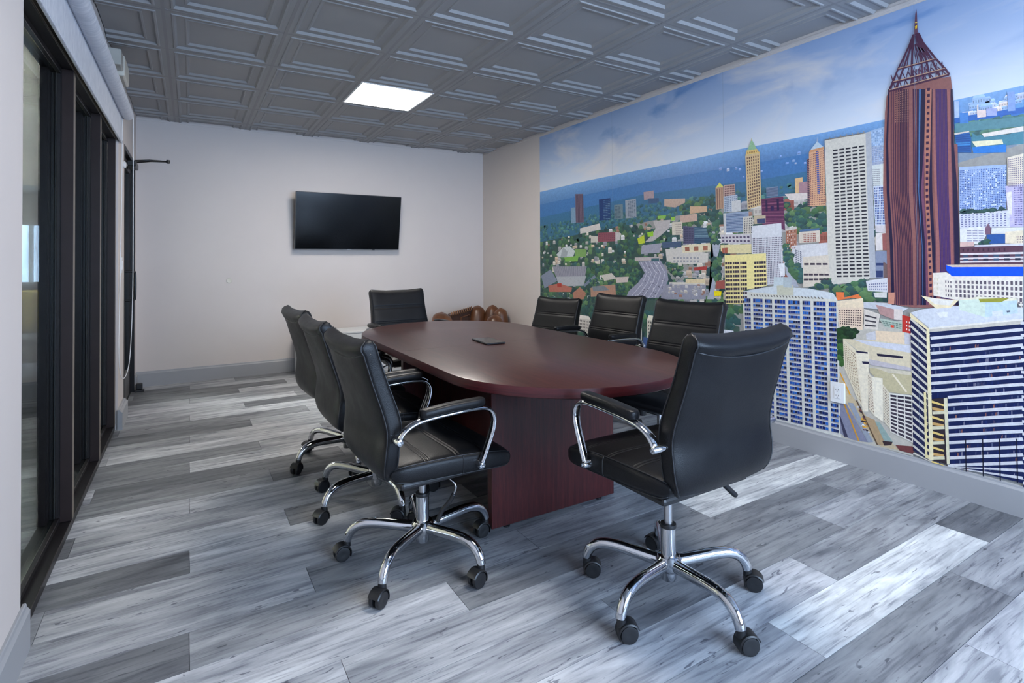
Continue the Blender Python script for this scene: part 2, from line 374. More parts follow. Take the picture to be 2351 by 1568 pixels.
# ceiling: dark plenum slab, tees and coffered tiles
ceil = boxes('ceiling', [(XL, XR, YN, YB, ZC + .075, ZC + .12)], M['void']); tag(ceil, kind='structure')
TPROF = [(0.0, 0.0), (.030, 0.0), (.034, -.005), (.043, -.005), (.054, .009), (.094, .009), (.098, .005), (.106, .005), (.118, .018)]
def tile_mesh(x0=None, x1=None, y0=None, y1=None):
    bm = bmesh.new(); rings = []
    hx, hy = PX / 2 - .004, PY / 2 - .004
    for d, z in TPROF:
        rings.append([bm.verts.new((sx * (hx - d), sy * (hy - d), z)) for sx, sy in ((-1, -1), (1, -1), (1, 1), (-1, 1))])
    for a, b in zip(rings, rings[1:]):
        for i in range(4): bm.faces.new((a[i], b[i], b[(i + 1) % 4], a[(i + 1) % 4]))
    bm.faces.new(rings[-1][::-1])
    for co, no in ((x0, (-1, 0, 0)), (x1, (1, 0, 0)), (y0, (0, -1, 0)), (y1, (0, 1, 0))):
        if co is None: continue
        pt = (co, 0, 0) if no[0] else (0, co, 0)
        bmesh.ops.bisect_plane(bm, geom=bm.verts[:] + bm.edges[:] + bm.faces[:], plane_co=pt, plane_no=no, clear_outer=True)
    for f in bm.faces:
        f.normal_update()
        if f.normal.z > 0: f.normal_flip()
    me = bm_mesh('ceiling_tile', bm, M['ceil']); return me
full = tile_mesh(); cache = {}
LIGHTS = {(1, 1), (1, -4)}
for i in range(-2, 5):
    for j in range(-9, 5):
        cx, cy = GX + PX * (i + .5), GY + PY * (j + .5)
        if (i, j) in LIGHTS: continue
        lim = [None] * 4
        if cx - PX / 2 < XL: lim[0] = XL + .004 - cx
        if cx + PX / 2 > XR: lim[1] = XR - .004 - cx
        if cy - PY / 2 < YN: lim[2] = YN + .004 - cy
        if cy + PY / 2 > YB: lim[3] = YB - .004 - cy
        if (lim[0] is not None and lim[0] > PX / 2 - .03) or (lim[1] is not None and lim[1] < -PX / 2 + .03) or (lim[2] is not None and lim[2] > PY / 2 - .03) or (lim[3] is not None and lim[3] < -PY / 2 + .03): continue
        key = tuple(None if q is None else round(q, 4) for q in lim)
        me = full if key == (None,) * 4 else cache.setdefault(key, tile_mesh(*lim))
        o = ob('ceiling_tile', me, ceil, (cx, cy, ZC + RNG.uniform(0, .0015))); o.rotation_euler = (RNG.uniform(-.002, .002), RNG.uniform(-.002, .002), 0)
for i in range(-1, 5):
    x = GX + PX * i
    if XL < x < XR: box('grid_tee', x - .009, x + .009, YN, YB, ZC - .0005, ZC + .03, M['grid'], ceil)
for j in range(-8, 5):
    y = GY + PY * j
    if YN < y < YB: box('grid_tee', XL, XR, y - .009, y + .009, ZC + .0002, ZC + .028, M['grid'], ceil)
for nm, b in (('trim_1', (XR - .006, XR, YN, YB, ZC - .016, ZC - .001)), ('trim_2', (XL, XR - .006, YB - .006, YB, ZC - .016, ZC - .001))):
    tag(boxes(nm, [b], M['wall']), kind='structure')

def ceiling_light(i, j, label, group):
    cx, cy = GX + PX * (i + .5), GY + PY * (j + .5); hx, hy = PX / 2 - .012, PY / 2 - .012
    e = empty('ceiling_light', (cx, cy, ZC)); tag(e, label, 'ceiling light', group)
    t = .014
    boxes('frame', [(-hx, hx, -hy, -hy + t, -.004, .03), (-hx, hx, hy - t, hy, -.004, .03), (-hx, -hx + t, -hy + t, hy - t, -.004, .03), (hx - t, hx, -hy + t, hy - t, -.004, .03)], M['lamp_white'], e)
    box('diffuser', -hx + t, hx - t, -hy + t, hy - t, 0.0, .012, M['panel'], e)
GRP = 'square flat light panels set in the grey tile ceiling'
ceiling_light(1, 1, 'bright square light panel set among the grey coffered ceiling tiles', GRP)
ceiling_light(1, -4, 'square light panel in the ceiling above the near end of the room', GRP)

# storefront window in the left wall
XF, XG, XK = -0.444, -0.505, -0.557     # room face, glass plane, far face of the frame
w1 = empty('window_1', (XF, WY0, 0)); tag(w1, kind='structure')
HZ = 2.015
def fr(name, b, mat='bronze', bev=.002): return rel(box(name, *b, M[mat], None, bev), w1)
fr('sill', (XK, XF, WY0, WY1, 0.0, .032)); fr('head', (XK, XF, WY0, WY1, HZ, DZ))
fr('sill_stop', (XG + .004, XG + .022, WY0, WY1, .032, .056)); fr('head_stop', (XG + .004, XG + .022, WY0, WY1, HZ - .024, HZ))
MULL = [(3.03, 3.075), (3.855, 3.90), (4.575, WY1)]
for a, b in MULL + [(WY0, WY0 + .02)]:
    fr('mullion', (XK, XF, a, b, .032, HZ))
    if a > 2.5: fr('glazing_stop', (XG + .006, XG + .020, a - .012, a, .056, HZ - .024)); fr('gasket', (XG + .003, XG + .006, a - .008, a, .056, HZ - .024), 'gasket', 0)
    if a > 2.5: fr('face_cap', (XG + .022, XF + .0015, a - .0016, a, .034, HZ - .002), 'bronze2', 0)
    if a > 2.5: fr('lit_front', (XF, XF + .002, a + .004, b - .002, .034, HZ - .002), 'tan', 0)  # thin lighter strip paints the light on the mullion's front face
fr('lit_front', (XF, XF + .0025, WY0, WY1, HZ + .004, DZ - .002), 'tan', 0)  # same painted light on the front of the head
ys = [WY0 + .02] + [q for ab in MULL for q in ab]
for a, b in ((WY0 + .02, 3.03), (3.075, 3.855), (3.90, 4.575)): fr('pane', (XG - .003, XG + .003, a, b, .05, HZ - .015), 'glass', 0)

# glazed door in the far end of the left wall
d1 = empty('door_1', (-.45, DY0, 0)); tag(d1, kind='structure')
def dr(name, b, mat='bronze', bev=.002): return rel(box(name, *b, M[mat], None, bev), d1)
dr('door_frame', (WT + .02, XL + .004, DY0, DY0 + .03, 0, DZ)); dr('door_frame', (WT + .02, XL + .004, DY1 - .03, DY1, 0, DZ)); dr('door_frame', (WT + .02, XL + .004, DY0 + .03, DY1 - .03, DZ - .035, DZ))
dr('stile', (-.500, -.455, DY0 + .033, DY0 + .10, .01, DZ - .038)); dr('stile', (-.500, -.455, DY1 - .10, DY1 - .033, .01, DZ - .038))
dr('rail', (-.500, -.455, DY0 + .10, DY1 - .10, .01, .22), 'grey'); dr('rail', (-.500, -.455, DY0 + .10, DY1 - .10, DZ - .12, DZ - .038))
dr('pane', (-.478, -.472, DY0 + .10, DY1 - .10, .22, DZ - .12), 'glass', 0)
hp = chaikin([(-.452, 5.10, 1.09), (-.372, 5.10, 1.09), (-.366, 5.10, 1.07), (-.366, 5.10, .885), (-.372, 5.10, .865), (-.452, 5.10, .865)], 2)
rel(tube('pull_handle', hp, .010, M['blackmetal'], None, 10), d1)
lo = lathe('lock_cylinder', [(.012, 0), (.014, .003), (.014, .012), (.009, .016)], M['blackmetal'], None, 16, 'X'); lo.location = (-.452, 5.085, .995); rel(lo, d1)
ca = box('closer_body', -.45, -.385, 5.42, 5.68, 1.955, 2.005, M['blackmetal'], None, .008, 2); rel(ca, d1)
rel(tube('closer_arm', [(-.40, 5.50, 2.012), (-.30, 5.53, 2.03), (-.165, 5.56, 2.034)], .007, M['blackmetal'], None, 8), d1)
rel(tube('closer_arm', [(-.165, 5.56, 2.034), (-.30, 5.72, 2.052), (-.42, 5.86, 2.052)], .007, M['blackmetal'], None, 8), d1)
jo = lathe('closer_joint', [(.008, -.016), (.014, -.014), (.014, .014), (.008, .016)], M['blackmetal'], None, 14); jo.location = (-.165, 5.56, 2.034); rel(jo, d1)

# ================================================================== CONFERENCE TABLE
TZ, TCX, TCY, THW, THL = 0.71, 1.452, 2.606, 0.556, 1.156
tb = empty('conference_table', (TCX, TCY, 0)); tag(tb, 'long mahogany racetrack conference table with rounded ends', 'table')
def half_outline(sgn, inset=0.0, n=28):
    """counter-clockwise outline of one half of the top (sgn -1 = near half)"""
    r = THW - inset; cy = sgn * (THL - THW)
    arc = [(r * math.cos(a), cy + sgn * r * math.sin(a)) for a in [math.pi * k / n for k in range(n + 1)]]
    pts = [(r, sgn * .0008)] + arc + [(-r, sgn * .0008)]
    return pts if sgn > 0 else pts[::-1]
def top_half(sgn):
    t = .040; b = .003
    lay = [(b, -t), (0, -t + b), (0, -b), (b * .4, -b * .3), (b, 0)]
    V, F = [], []; outs = [half_outline(sgn, d) for d, _ in lay]; k = len(outs[0])
    for o, (_, z) in zip(outs, lay): V += [(x, y, TZ + z) for x, y in o]
    for i in range(len(lay) - 1):
        for j in range(k): F.append((i * k + j, i * k + (j + 1) % k, (i + 1) * k + (j + 1) % k, (i + 1) * k + j))
    F.append(tuple(range(k))[::-1]); F.append(tuple((len(lay) - 1) * k + j for j in range(k)))
    me = mesh('tabletop', V, F, M['mah_top']); me.materials.append(M['mah_edge'])
    for p in me.polygons:
        if abs(p.normal.z) < .5: p.material_index = 1
    me.polygons.foreach_set('use_smooth', [True] * len(me.polygons)); autosmooth(me, 30)
    return ob('tabletop', me, tb)
top_half(-1); top_half(1)
for y0, y1, in ((-.575, -.535), (.535, .575)):
    box('end_panel', -.343, .343, y0, y1, .012, TZ - .040, M['mah_panel'], tb, .002)
    for x in (-.26, .26): lathe('glide', [(.016, 0), (.016, .006), (.006, .009), (.006, .014)], M['black'], tb, 12, loc=(x, (y0 + y1) / 2, 0))
box('modesty_panel', -.016, .016, -.535, .535, .10, TZ - .040, M['mah_panel'], tb, .002)
# tablet lying on the table
tp = empty('tablet', (1.4225, 2.638, TZ)); tp.rotation_euler.z = R(-3.5); tag(tp, 'small black tablet lying flat on the mahogany table top', 'tablet')
box('case', -.056, .056, -.106, .106, .0005, .009, M['tabletedge'], tp, .004, 2); box('screen', -.053, .053, -.103, .103, .009, .0098, M['glass_black'], tp)

# ================================================================== OFFICE CHAIRS
FRONT = smooth_pts([(.415, -.215), (.425, -.190), (.48, -.183), (.53, -.181), (.575, -.171), (.615, -.169), (.66, -.180), (.71, -.198), (.77, -.219), (.83, -.238), (.875, -.252), (.900, -.262), (.915, -.284)], 1)
REAR = smooth_pts([(.415, -.215), (.430, -.238), (.465, -.248), (.51, -.246), (.57, -.238), (.615, -.244), (.665, -.257), (.72, -.274), (.78, -.292), (.82, -.303), (.855, -.315), (.885, -.316), (.905, -.304), (.915, -.284)], 1)
WID = smooth_pts([(.415, .190), (.435, .214), (.48, .235), (.58, .235), (.68, .226), (.80, .221), (.88, .225), (.905, .221), (.915, .210)], 1)
RIBZ = (.535, .650, .772)
def roll(z): return max(0.0, min(1.0, (z - .842) / .012))
def back_rings():
    zs = set()
    for k in range(37): zs.add(round(.415 + .5 * k / 36, 4))
    for e in (.417, .420, .424, .906, .9105, .9135): zs.add(e)
    for r in RIBZ:
        zs = {z for z in zs if abs(z - r) > .012}
        for d in (-.010, -.0065, -.003, 0, .003, .0065, .010): zs.add(round(r + d, 4))
    return sorted(zs)
NB = 44
def back_point(z, a):
    yf, yr, wv = interp(z, FRONT), interp(z, REAR), interp(z, WID)
    ca, sa = math.cos(a), math.sin(a); e = 2 / 6.0
    x = wv * math.copysign(abs(ca) ** e, ca); ym, hy = (yf + yr) / 2, (yf - yr) / 2
    y = ym + hy * math.copysign(abs(sa) ** e, sa)
    q = 1 - (x / .236) ** 2
    fade = min(1, (z - .415) / .06)
    y -= .010 * q * fade
    if sa > 0:
        y += .006 * max(0, q) * math.sin(math.pi * min(1, max(0, (z - .43) / .47)))       # light padding on the front
        for rz in RIBZ:
            d = abs(z - rz)
            if abs(d - .0065) < .0012 and abs(x) < wv * .92: y -= .0045
            elif d < .0035 and abs(x) < wv * .92: y -= .0005
    else:
        sz = .866 - .030 * max(0, q)                                                       # seam of the head roll
        if z > sz: y -= .012 * min(1, (z - sz) / .018) * min(1, (.915 - z) / .03)
    zz = z - .006 * max(0, (z - .6) / .315) - .014 * max(0, q) * max(0, 1 - (z - .415) / .08) - .016 * max(0, q) * max(0, (z - .80) / .115)
    return Vector((x, y, zz))
def make_back():
    zs = back_rings(); V, F = [], []
    for z in zs:
        for k in range(NB): V.append(back_point(z, 2 * math.pi * (k + .5) / NB))
    for i in range(len(zs) - 1):
        for k in range(NB): F.append((i * NB + k, i * NB + (k + 1) % NB, (i + 1) * NB + (k + 1) % NB, (i + 1) * NB + k))
    F.append(tuple(range(NB))[::-1]); F.append(tuple((len(zs) - 1) * NB + k for k in range(NB)))
    return mesh('backrest', V, F, M['leather'], True)
def make_back_piping():
    paths = []
    for s in (1, -1):
        for y in (1, -1):
            a = R(20) if y > 0 else R(-20)
            a = a if s > 0 else math.pi - a
            pa = [back_point(.425 + .482 * k / 30, a) for k in range(31)]
            paths.append([p + Vector((s * .0012, y * .0006, 0)) for p in pa])
    pa = []
    for k in range(25):
        x = -.225 + .45 * k / 24; q = 1 - (x / .236) ** 2; z = .866 - .030 * q
        wv = interp(z, WID); ang = -math.acos(max(-1, min(1, math.copysign(abs(x / wv) ** 3, x)))); p = back_point(z - .001, ang); pa.append(p + Vector((0, -.001, 0)))
    paths.append(pa)
    return [tube_mesh('piping', [p], .0026, M['thread'], 6) for p in paths]
STOP = smooth_pts([(-.215, .452), (-.205, .470), (-.15, .480), (-.02, .482), (.10, .476), (.17, .466), (.225, .455), (.252, .442), (.268, .424)], 1)
SBOT = smooth_pts([(-.215, .425), (-.20, .402), (-.15, .392), (0, .386), (.15, .380), (.235, .374), (.258, .380), (.268, .396)], 1)
SWID = smooth_pts([(-.215, .225), (-.18, .240), (-.08, .250), (.10, .256), (.20, .254), (.25, .242), (.268, .222)], 1)
RIBY = (-.088, .028, .142); NS = 44
def seat_point(y, a):
    zt, zb, wv = interp(y, STOP), interp(y, SBOT), interp(y, SWID)
    ca, sa = math.cos(a), math.sin(a); e = 2 / 5.0
    x = wv * math.copysign(abs(ca) ** e, ca); zm, hz = (zt + zb) / 2, (zt - zb) / 2
    z = zm + hz * math.copysign(abs(sa) ** e, sa); q = 1 - (x / .256) ** 2
    if sa > 0:
        z -= .006 * max(0, q) * min(1, max(0, (.25 - y) / .1))
        for ry in RIBY:
            d = abs(y - ry)
            if abs(d - .0065) < .0012 and abs(x) < wv * .94: z -= .0045
    return Vector((x, y, z))
def make_seat():
    ys = {round(-.215 + .483 * k / 34, 4) for k in range(35)} | {-.2135, -.210, .262, .2655}
    for r in RIBY:
        ys = {y for y in ys if abs(y - r) > .012}
        for d in (-.010, -.0065, -.003, 0, .003, .0065, .010): ys.add(round(r + d, 4))
    ys = sorted(ys); V, F = [], []
    for y in ys:
        for k in range(NS): V.append(seat_point(y, 2 * math.pi * (k + .5) / NS))
    for i in range(len(ys) - 1):
        for k in range(NS): F.append((i * NS + k, (i + 1) * NS + k, (i + 1) * NS + (k + 1) % NS, i * NS + (k + 1) % NS))
    F.append(tuple(range(NS))); F.append(tuple((len(ys) - 1) * NS + k for k in range(NS))[::-1])
    return mesh('seat', V, F, M['leather'], True)
def make_seat_piping():
    paths = []
    for s in (1, -1):
        for a in (R(24), R(-24)):
            aa = a if s > 0 else math.pi - a
            paths.append([seat_point(-.205 + .465 * k / 26, aa) + Vector((s * .0008, 0, .0006 if a > 0 else -.0006)) for k in range(27)])
        aa = [R(-24 + 6 * k) for k in range(9)]
        paths.append([seat_point(.045, (q if s > 0 else math.pi - q)) + Vector((s * .0005, 0, 0)) for q in aa])
    return [tube_mesh('piping', [p], .0022, M['thread'], 6) for p in paths]
CH = {}
CH['backrest'] = make_back(); CH['back_piping'] = make_back_piping(); CH['seat'] = make_seat(); CH['seat_piping'] = make_seat_piping()
bm = bmesh.new(); bm_box(bm, -.20, .20, -.17, .20, .366, .392, .01, 2); bm_box(bm, -.075, .075, -.10, .12, .325, .37, .008, 2); CH['seat_pan'] = bm_mesh('seat_pan', bm, M['black'])
V, F = lathe_data([(.006, -.045), (.021, -.045), (.0235, -.04), (.0235, .0), (.012, .002), (.012, .02)], 18); CH['tension_knob'] = autosmooth(mesh('tension_knob', V, F, M['black'], True))
def arm_path(s):
    p = [(-.207, .566), (-.196, .590), (-.168, .610), (-.125, .624), (-.02, .630), (.10, .634), (.145, .622), (.164, .590), (.158, .545), (.135, .49), (.106, .425)]
    return chaikin([(s * .271, y, z) for y, z in p], 2)
for s, nm in ((1, 'R'), (-1, 'L')):
    V, F = tube_data(arm_path(s), .0088, 12, rad2=.0158, upv=(1, 0, 0)); CH['arm' + nm] = mesh('armrest', V, F, M['chrome'], True)
    a, b = lathe_data([(.010, .225), (.013, .228), (.013, .279), (.0105, .286), (.006, .287), (.005, .284)], 16, 'X')
    CH['bolt' + nm] = autosmooth(mesh('arm_bolt', [Vector((s * q.x, q.y, q.z)) for q in a], [f if s > 0 else f[::-1] for f in b], M['chrome'], True))
    sec = []; V, F = [], []
    ys = [(-.130, .35), (-.126, .75), (-.115, 1), (-.02, 1.02), (.08, 1), (.106, .95), (.117, .7), (.122, .3)]
    for y, k in ys:
        zb = interp(y, [(-.13, .630), (-.02, .638), (.12, .640)])
        for q in range(16):
            a = 2 * math.pi * q / 16; ca, sa = math.cos(a), math.sin(a)
            V.append(Vector((s * .271 + .0235 * k * math.copysign(abs(ca) ** .6, ca), y, zb + .014 + .0155 * (.5 + .5 * k) * math.copysign(abs(sa) ** .6, sa))))
    for i in range(len(ys) - 1):
        for q in range(16): F.append((i * 16 + q, (i + 1) * 16 + q, (i + 1) * 16 + (q + 1) % 16, i * 16 + (q + 1) % 16))
    F += [tuple(range(16)), tuple((len(ys) - 1) * 16 + q for q in range(16))[::-1]]
    CH['pad' + nm] = mesh('arm_pad', V, F, M['leather'], True)
# five-star base
V, F = lathe_data([(.012, .066), (.024, .066), (.026, .070), (.026, .098), (.040, .102), (.044, .112), (.044, .138), (.036, .148), (.026, .150), (.020, .150)], 28); CH['hub'] = autosmooth(mesh('hub', V, F, M['chrome'], True))
V, F = lathe_data([(.020, .140), (.0255, .140), (.0255, .248), (.020, .248)], 28); CH['sleeve'] = autosmooth(mesh('lift_sleeve', V, F, M['chrome'], True))
V, F = lathe_data([(.010, .244), (.0268, .244), (.0275, .250), (.0265, .256), (.013, .258)], 28); CH['collar'] = autosmooth(mesh('collar', V, F, M['black'], True))
lp = chaikin([(.032, 0, .124), (.10, 0, .130), (.175, 0, .138), (.235, 0, .136), (.272, 0, .118), (.291, 0, .090), (.296, 0, .070)], 2)
nl = len(lp); V, F = tube_data(lp, [.0205 - .0045 * (i / nl) for i in range(nl)], 14, rad2=[.0218 - .0055 * (i / nl) for i in range(nl)], upv=(0, 0, 1) if False else None); CH['leg'] = mesh('leg', V, F, M['chrome'], True)
# caster: swivel hood with two wheels; trails along +X of its own frame
V, F = lathe_data([(.006, -.0065), (.021, -.0085), (.0265, -.0075), (.0285, -.004), (.0285, .004), (.0265, .0075), (.021, .0085), (.006, .0065)], 26, 'X')
V = [Vector((p.y, p.x, p.z)) for p in V]; F = [f[::-1] for f in F]; CH['wheel'] = autosmooth(mesh('wheel', V, F, M['black'], True), 50)
bm = bmesh.new()
A0, A1, NA = R(25), R(205), 14
for (r1, r2, yh) in ((.0305, .0345, .0235),):
    rows = []
    for k in range(NA + 1):
        a = A0 + (A1 - A0) * k / NA; ca, sa = math.cos(a), math.sin(a)
        rows.append([bm.verts.new((.022 + rr * ca, yy, .0285 + rr * sa)) for rr, yy in ((r1, -yh), (r2, -yh + .003), (r2, yh - .003), (r1, yh))])
    for a, b in zip(rows, rows[1:]):
        for i in range(4): bm.faces.new((a[i], a[(i + 1) % 4], b[(i + 1) % 4], b[i]))
    bm.faces.new(rows[0]); bm.faces.new(rows[-1][::-1])
bm_box(bm, .012, .032, -.0035, .0035, .02, .060, .001)
r = bmesh.ops.create_cone(bm, cap_ends=True, segments=16, radius1=.0155, radius2=.0135, depth=.030)
for v in r['verts']: v.co += Vector((0.002, 0, .064))
bmesh.ops.recalc_face_normals(bm, faces=bm.faces); CH['caster'] = bm_mesh('caster', bm, M['black'], True); autosmooth(CH['caster'], 40)
CH['lever_out'] = tube_mesh('lever', [chaikin([(.06, -.02, .352), (.16, -.04, .345), (.205, -.055, .325)], 1)], .005, M['black'], 8)
V, F = tube_data(chaikin([(.195, -.05, .332), (.222, -.058, .306), (.255, -.06, .276), (.280, -.06, .256)], 2), [.007] + [.0125] * 11 + [.009], 12, rad2=[.006] + [.010] * 11 + [.007]); CH['paddle_out'] = mesh('lever_paddle', V, F, M['black'], True)
CH['lever_down'] = tube_mesh('lever', [chaikin([(.05, .03, .352), (.12, .05, .345), (.15, .075, .315), (.135, .065, .275)], 2)], .0042, M['chrome'], 8)
V, F = tube_data(chaikin([(.138, .067, .283), (.125, .055, .25), (.105, .03, .215), (.10, .015, .175)], 2), [.006] + [.0085] * 11 + [.006], 12); CH['paddle_down'] = mesh('lever_paddle', V, F, M['black'], True)
PIST = {}
def piston(dz):
    k = round(dz, 3)
    if k not in PIST:
        V, F = lathe_data([(.010, .24), (.0142, .245), (.0142, .335 + dz), (.010, .340 + dz)], 20); PIST[k] = autosmooth(mesh('gas_lift', V, F, M['steel'], True))
    return PIST[k]
def chair(cx, cy, th, base, dz, cast, label, lever='out', tilt=None):
    """cx,cy floor centre; th heading of the seat; base angle of the first leg; dz gas-lift travel; cast trailing angle of the casters"""
    e = empty('office_chair', (cx, cy, 0), R(th)); tag(e, label, 'chair', 'black office chairs around the conference table')
    up = (0, 0, dz)
    se = ob('seat', CH['seat'], e, up); [ob('piping', q, se) for q in CH['seat_piping']]
    ba = ob('backrest', CH['backrest'], e, up); [ob('piping', q, ba) for q in CH['back_piping']]
    for nm in 'RL':
        ar = ob('armrest', CH['arm' + nm], e, up); ob('arm_pad', CH['pad' + nm], ar); [ob('arm_bolt', CH['bolt' + nm], ar, (0, y, z)) for y, z in ((-.207, .566), (.106, .425))]
    ob('seat_pan', CH['seat_pan'], e, up); ob('tension_knob', CH['tension_knob'], e, (0, .15, .366 + dz))
    lv = ob('lever', CH['lever_' + lever], e, up); ob('lever_paddle', CH['paddle_' + lever], lv)
    ob('gas_lift', piston(dz), e); ob('lift_sleeve', CH['sleeve'], e); ob('collar', CH['collar'], e)
    br = R(base - th); ob('hub', CH['hub'], e, (0, 0, 0), (0, 0, br))
    for k in range(5):
        a = br + 2 * math.pi * k / 5
        ob('leg', CH['leg'], e, (0, 0, 0), (0, 0, a))
        ca = ob('caster', CH['caster'], e, (.2955 * math.cos(a), .2955 * math.sin(a), 0), (0, 0, R(cast[k % len(cast)] - th)))
        for s in (-.0135, .0135): ob('wheel', CH['wheel'], ca, (.022, s, .0285))
    return e
chair(.785, 2.005, -87, 149.4, 0.0, [185, 215, 195, 185, 300], 'black leather office chair nearest the camera on the window side of the table', 'down')
chair(.788, 2.622, -89, 131.6, 0.0, [200, 210, 150, 185, 200], 'black leather office chair in the middle of the three on the window side')
chair(.80, 3.235, -86, 123.0, 0.0, [190, 230, 200, 185, 200], 'black leather office chair furthest back on the window side, with its back partly hidden')
chair(1.448, 3.95, 181, 40, 0.028, [80, 90, 100], 'black leather office chair at the far end of the table below the television')
chair(2.20, 2.115, 97, 232, 0.022, [350, 0, 20, 340, 10], 'black leather office chair nearest the camera on the mural side, behind the large chair')
chair(2.45, 2.98, 96, 20, 0.002, [0, 20, 340], 'black leather office chair in the middle of the three on the mural side')
chair(2.41, 3.64, 105, 60, -0.060, [0, 20, 340], 'low black leather office chair furthest back on the mural side')
chair(1.417, 1.327, 0.3, 122.5, 0.054, [-35, -25, -25, -50, 100], 'large black leather office chair at the near end of the table, back turned outward')

# ================================================================== BACK WALL
tv = empty('television', (1.500, YB - .003, 1.285)); tag(tv, 'black flat-screen television mounted on the back wall', 'television')
TVT = R(9.5)
scr = empty('tmp'); bpy.data.objects.remove(scr)
def tilted(o): o.location = (0, -.075, 0); o.rotation_euler = (TVT, 0, 0); o.parent = tv; return o
tilted(box('casing', -.563, .563, -.012, .030, 0, .606, M['tvrim'], None, .004)); tilted(box('screen', -.557, .557, -.0145, -.011, .010, .601, M['glass_black'], None))
tilted(box('logo_bar', -.022, .022, -.0150, -.0120, .0015, .0075, M['steel'], None)); tilted(box('sensor_foot', .26, .285, -.004, .010, -.006, .001, M['black'], None))
boxes('wall_bracket', [(-.20, .20, -.012, 0, .18, .46), (-.16, -.13, -.10, -.008, .20, .44), (.13, .16, -.10, -.008, .20, .44)], M['black'], tv)
gr = empty('cable_grommet', (.338, YB, .970)); tag(gr, 'small round cable hole with grey rim in the back wall', 'grommet')
V, F = lathe_data([(.0165, .0), (.026, .0), (.026, -.004), (.022, -.006), (.0165, -.004)], 24); o = ob('rim', autosmooth(mesh('rim', [Vector((p.x, p.z, p.y)) for p in V], F, M['offwhite'], True)), gr)
V, F = lathe_data([(.001, -.0012), (.0165, -.0012), (.0165, -.0002)], 20); ob('hole', mesh('hole', [Vector((p.x, p.z, p.y)) for p in V], F, M['void']), gr)
cb = empty('low_cabinet', (1.60, YB - .20, 0)); tag(cb, 'low white cabinet standing against the back wall', 'cabinet')
box('body', -.652, .652, -.185, .18, .0, .405, M['whitecab'], cb, .002); box('top', -.660, .660, -.20, .185, .405, .424, M['whitecab'], cb, .003)
for i in range(3):
    d = box('door', -.648 + i * .433, -.219 + i * .433, -.198, -.186, .02, .398, M['whitecab'], cb, .0015); box('handle', -.49 + i * .433, -.38 + i * .433, -.214, -.198, .345, .355, M['steel'], d, .002)

# glove-shaped armchair in the corner
gv = empty('glove_armchair', (2.72, 5.45, 0)); tag(gv, 'brown leather armchair shaped like a baseball glove in the corner', 'armchair')
def blob(name, path, rads, mat, parent, flat=None, nseg=20, it=2):
    p = [Vector(q) for q in path]; rr = list(rads)
    for _ in range(it):
        np_, nr = [p[0]], [rr[0]]
        for a, b, ra, rb in zip(p, p[1:], rr, rr[1:]): np_ += [a * .75 + b * .25, a * .25 + b * .75]; nr += [ra * .75 + rb * .25, ra * .25 + rb * .75]
        p, rr = np_ + [p[-1]], nr + [rr[-1]]
    V, F = tube_data(p, rr, nseg, rad2=None if flat is None else [q * flat for q in rr]); return ob(name, mesh(name, V, F, mat, True), parent)
blob('palm_seat', [(-.02, -.42, .20), (-.02, -.40, .22), (0, -.2, .24), (.02, .0, .25), (.05, .12, .26), (.06, .16, .26)], [.05, .26, .36, .36, .28, .06], M['glove'], gv, .55)
blob('thumb', [(-.30, -.30, .16), (-.34, -.26, .22), (-.375, -.12, .36), (-.36, .0, .50), (-.345, .02, .565), (-.34, .02, .592)], [.05, .12, .13, .115, .085, .012], M['glove'], gv)
blob('finger', [(.10, .22, .04), (.12, .24, .10), (.19, .26, .30), (.225, .28, .48), (.235, .29, .585), (.238, .29, .618)], [.06, .12, .12, .105, .080, .012], M['glove'], gv)
blob('finger', [(.22, .10, .04), (.25, .12, .10), (.33, .15, .32), (.365, .165, .50), (.372, .17, .59), (.374, .17, .626)], [.06, .11, .11, .095, .072, .012], M['glove'], gv)
blob('finger', [(.26, -.08, .04), (.29, -.07, .10), (.35, -.04, .32), (.368, -.03, .48), (.366, -.03, .575), (.364, -.03, .605)], [.06, .11, .105, .090, .070, .012], M['glove'], gv)
blob('finger', [(.18, -.32, .06), (.20, -.31, .12), (.19, -.27, .32), (.165, -.25, .45), (.160, -.25, .53), (.158, -.25, .556)], [.06, .11, .12, .105, .075, .012], M['glove'], gv)
V = [(-.27, .05, .30), (.13, .25, .30), (.135, .28, .585), (-.20, .12, .545), (-.27, .09, .32), (.13, .29, .32), (.135, .315, .585), (-.20, .155, .545)]
wbm = ob('web', mesh('web', V, [(0, 1, 2, 3), (7, 6, 5, 4), (0, 4, 5, 1), (1, 5, 6, 2), (2, 6, 7, 3), (3, 7, 4, 0)], M['glove_dark']), gv)
boxv = [(-.06, .135, .40), (.075, .205, .405), (.08, .215, .52), (-.055, .145, .505)]
tube('web_panel', boxv + [boxv[0]], .007, M['glove'], wbm, 6)
tube('web_edge', [(-.22, .105, .545), (-.05, .18, .566), (.14, .265, .592)], .018, M['glove_dark'], wbm, 10)
for k in range(11):
    t = k / 10; c = Vector((-.20, .115, .548)).lerp(Vector((.125, .262, .590)), t)
    tube('lacing', chaikin([c + Vector((-.012, -.012, -.026)), c + Vector((0, -.022, 0)), c + Vector((.014, -.006, .022)), c + Vector((.020, .018, .020))], 1), .0065, M['lace'], wbm, 6)

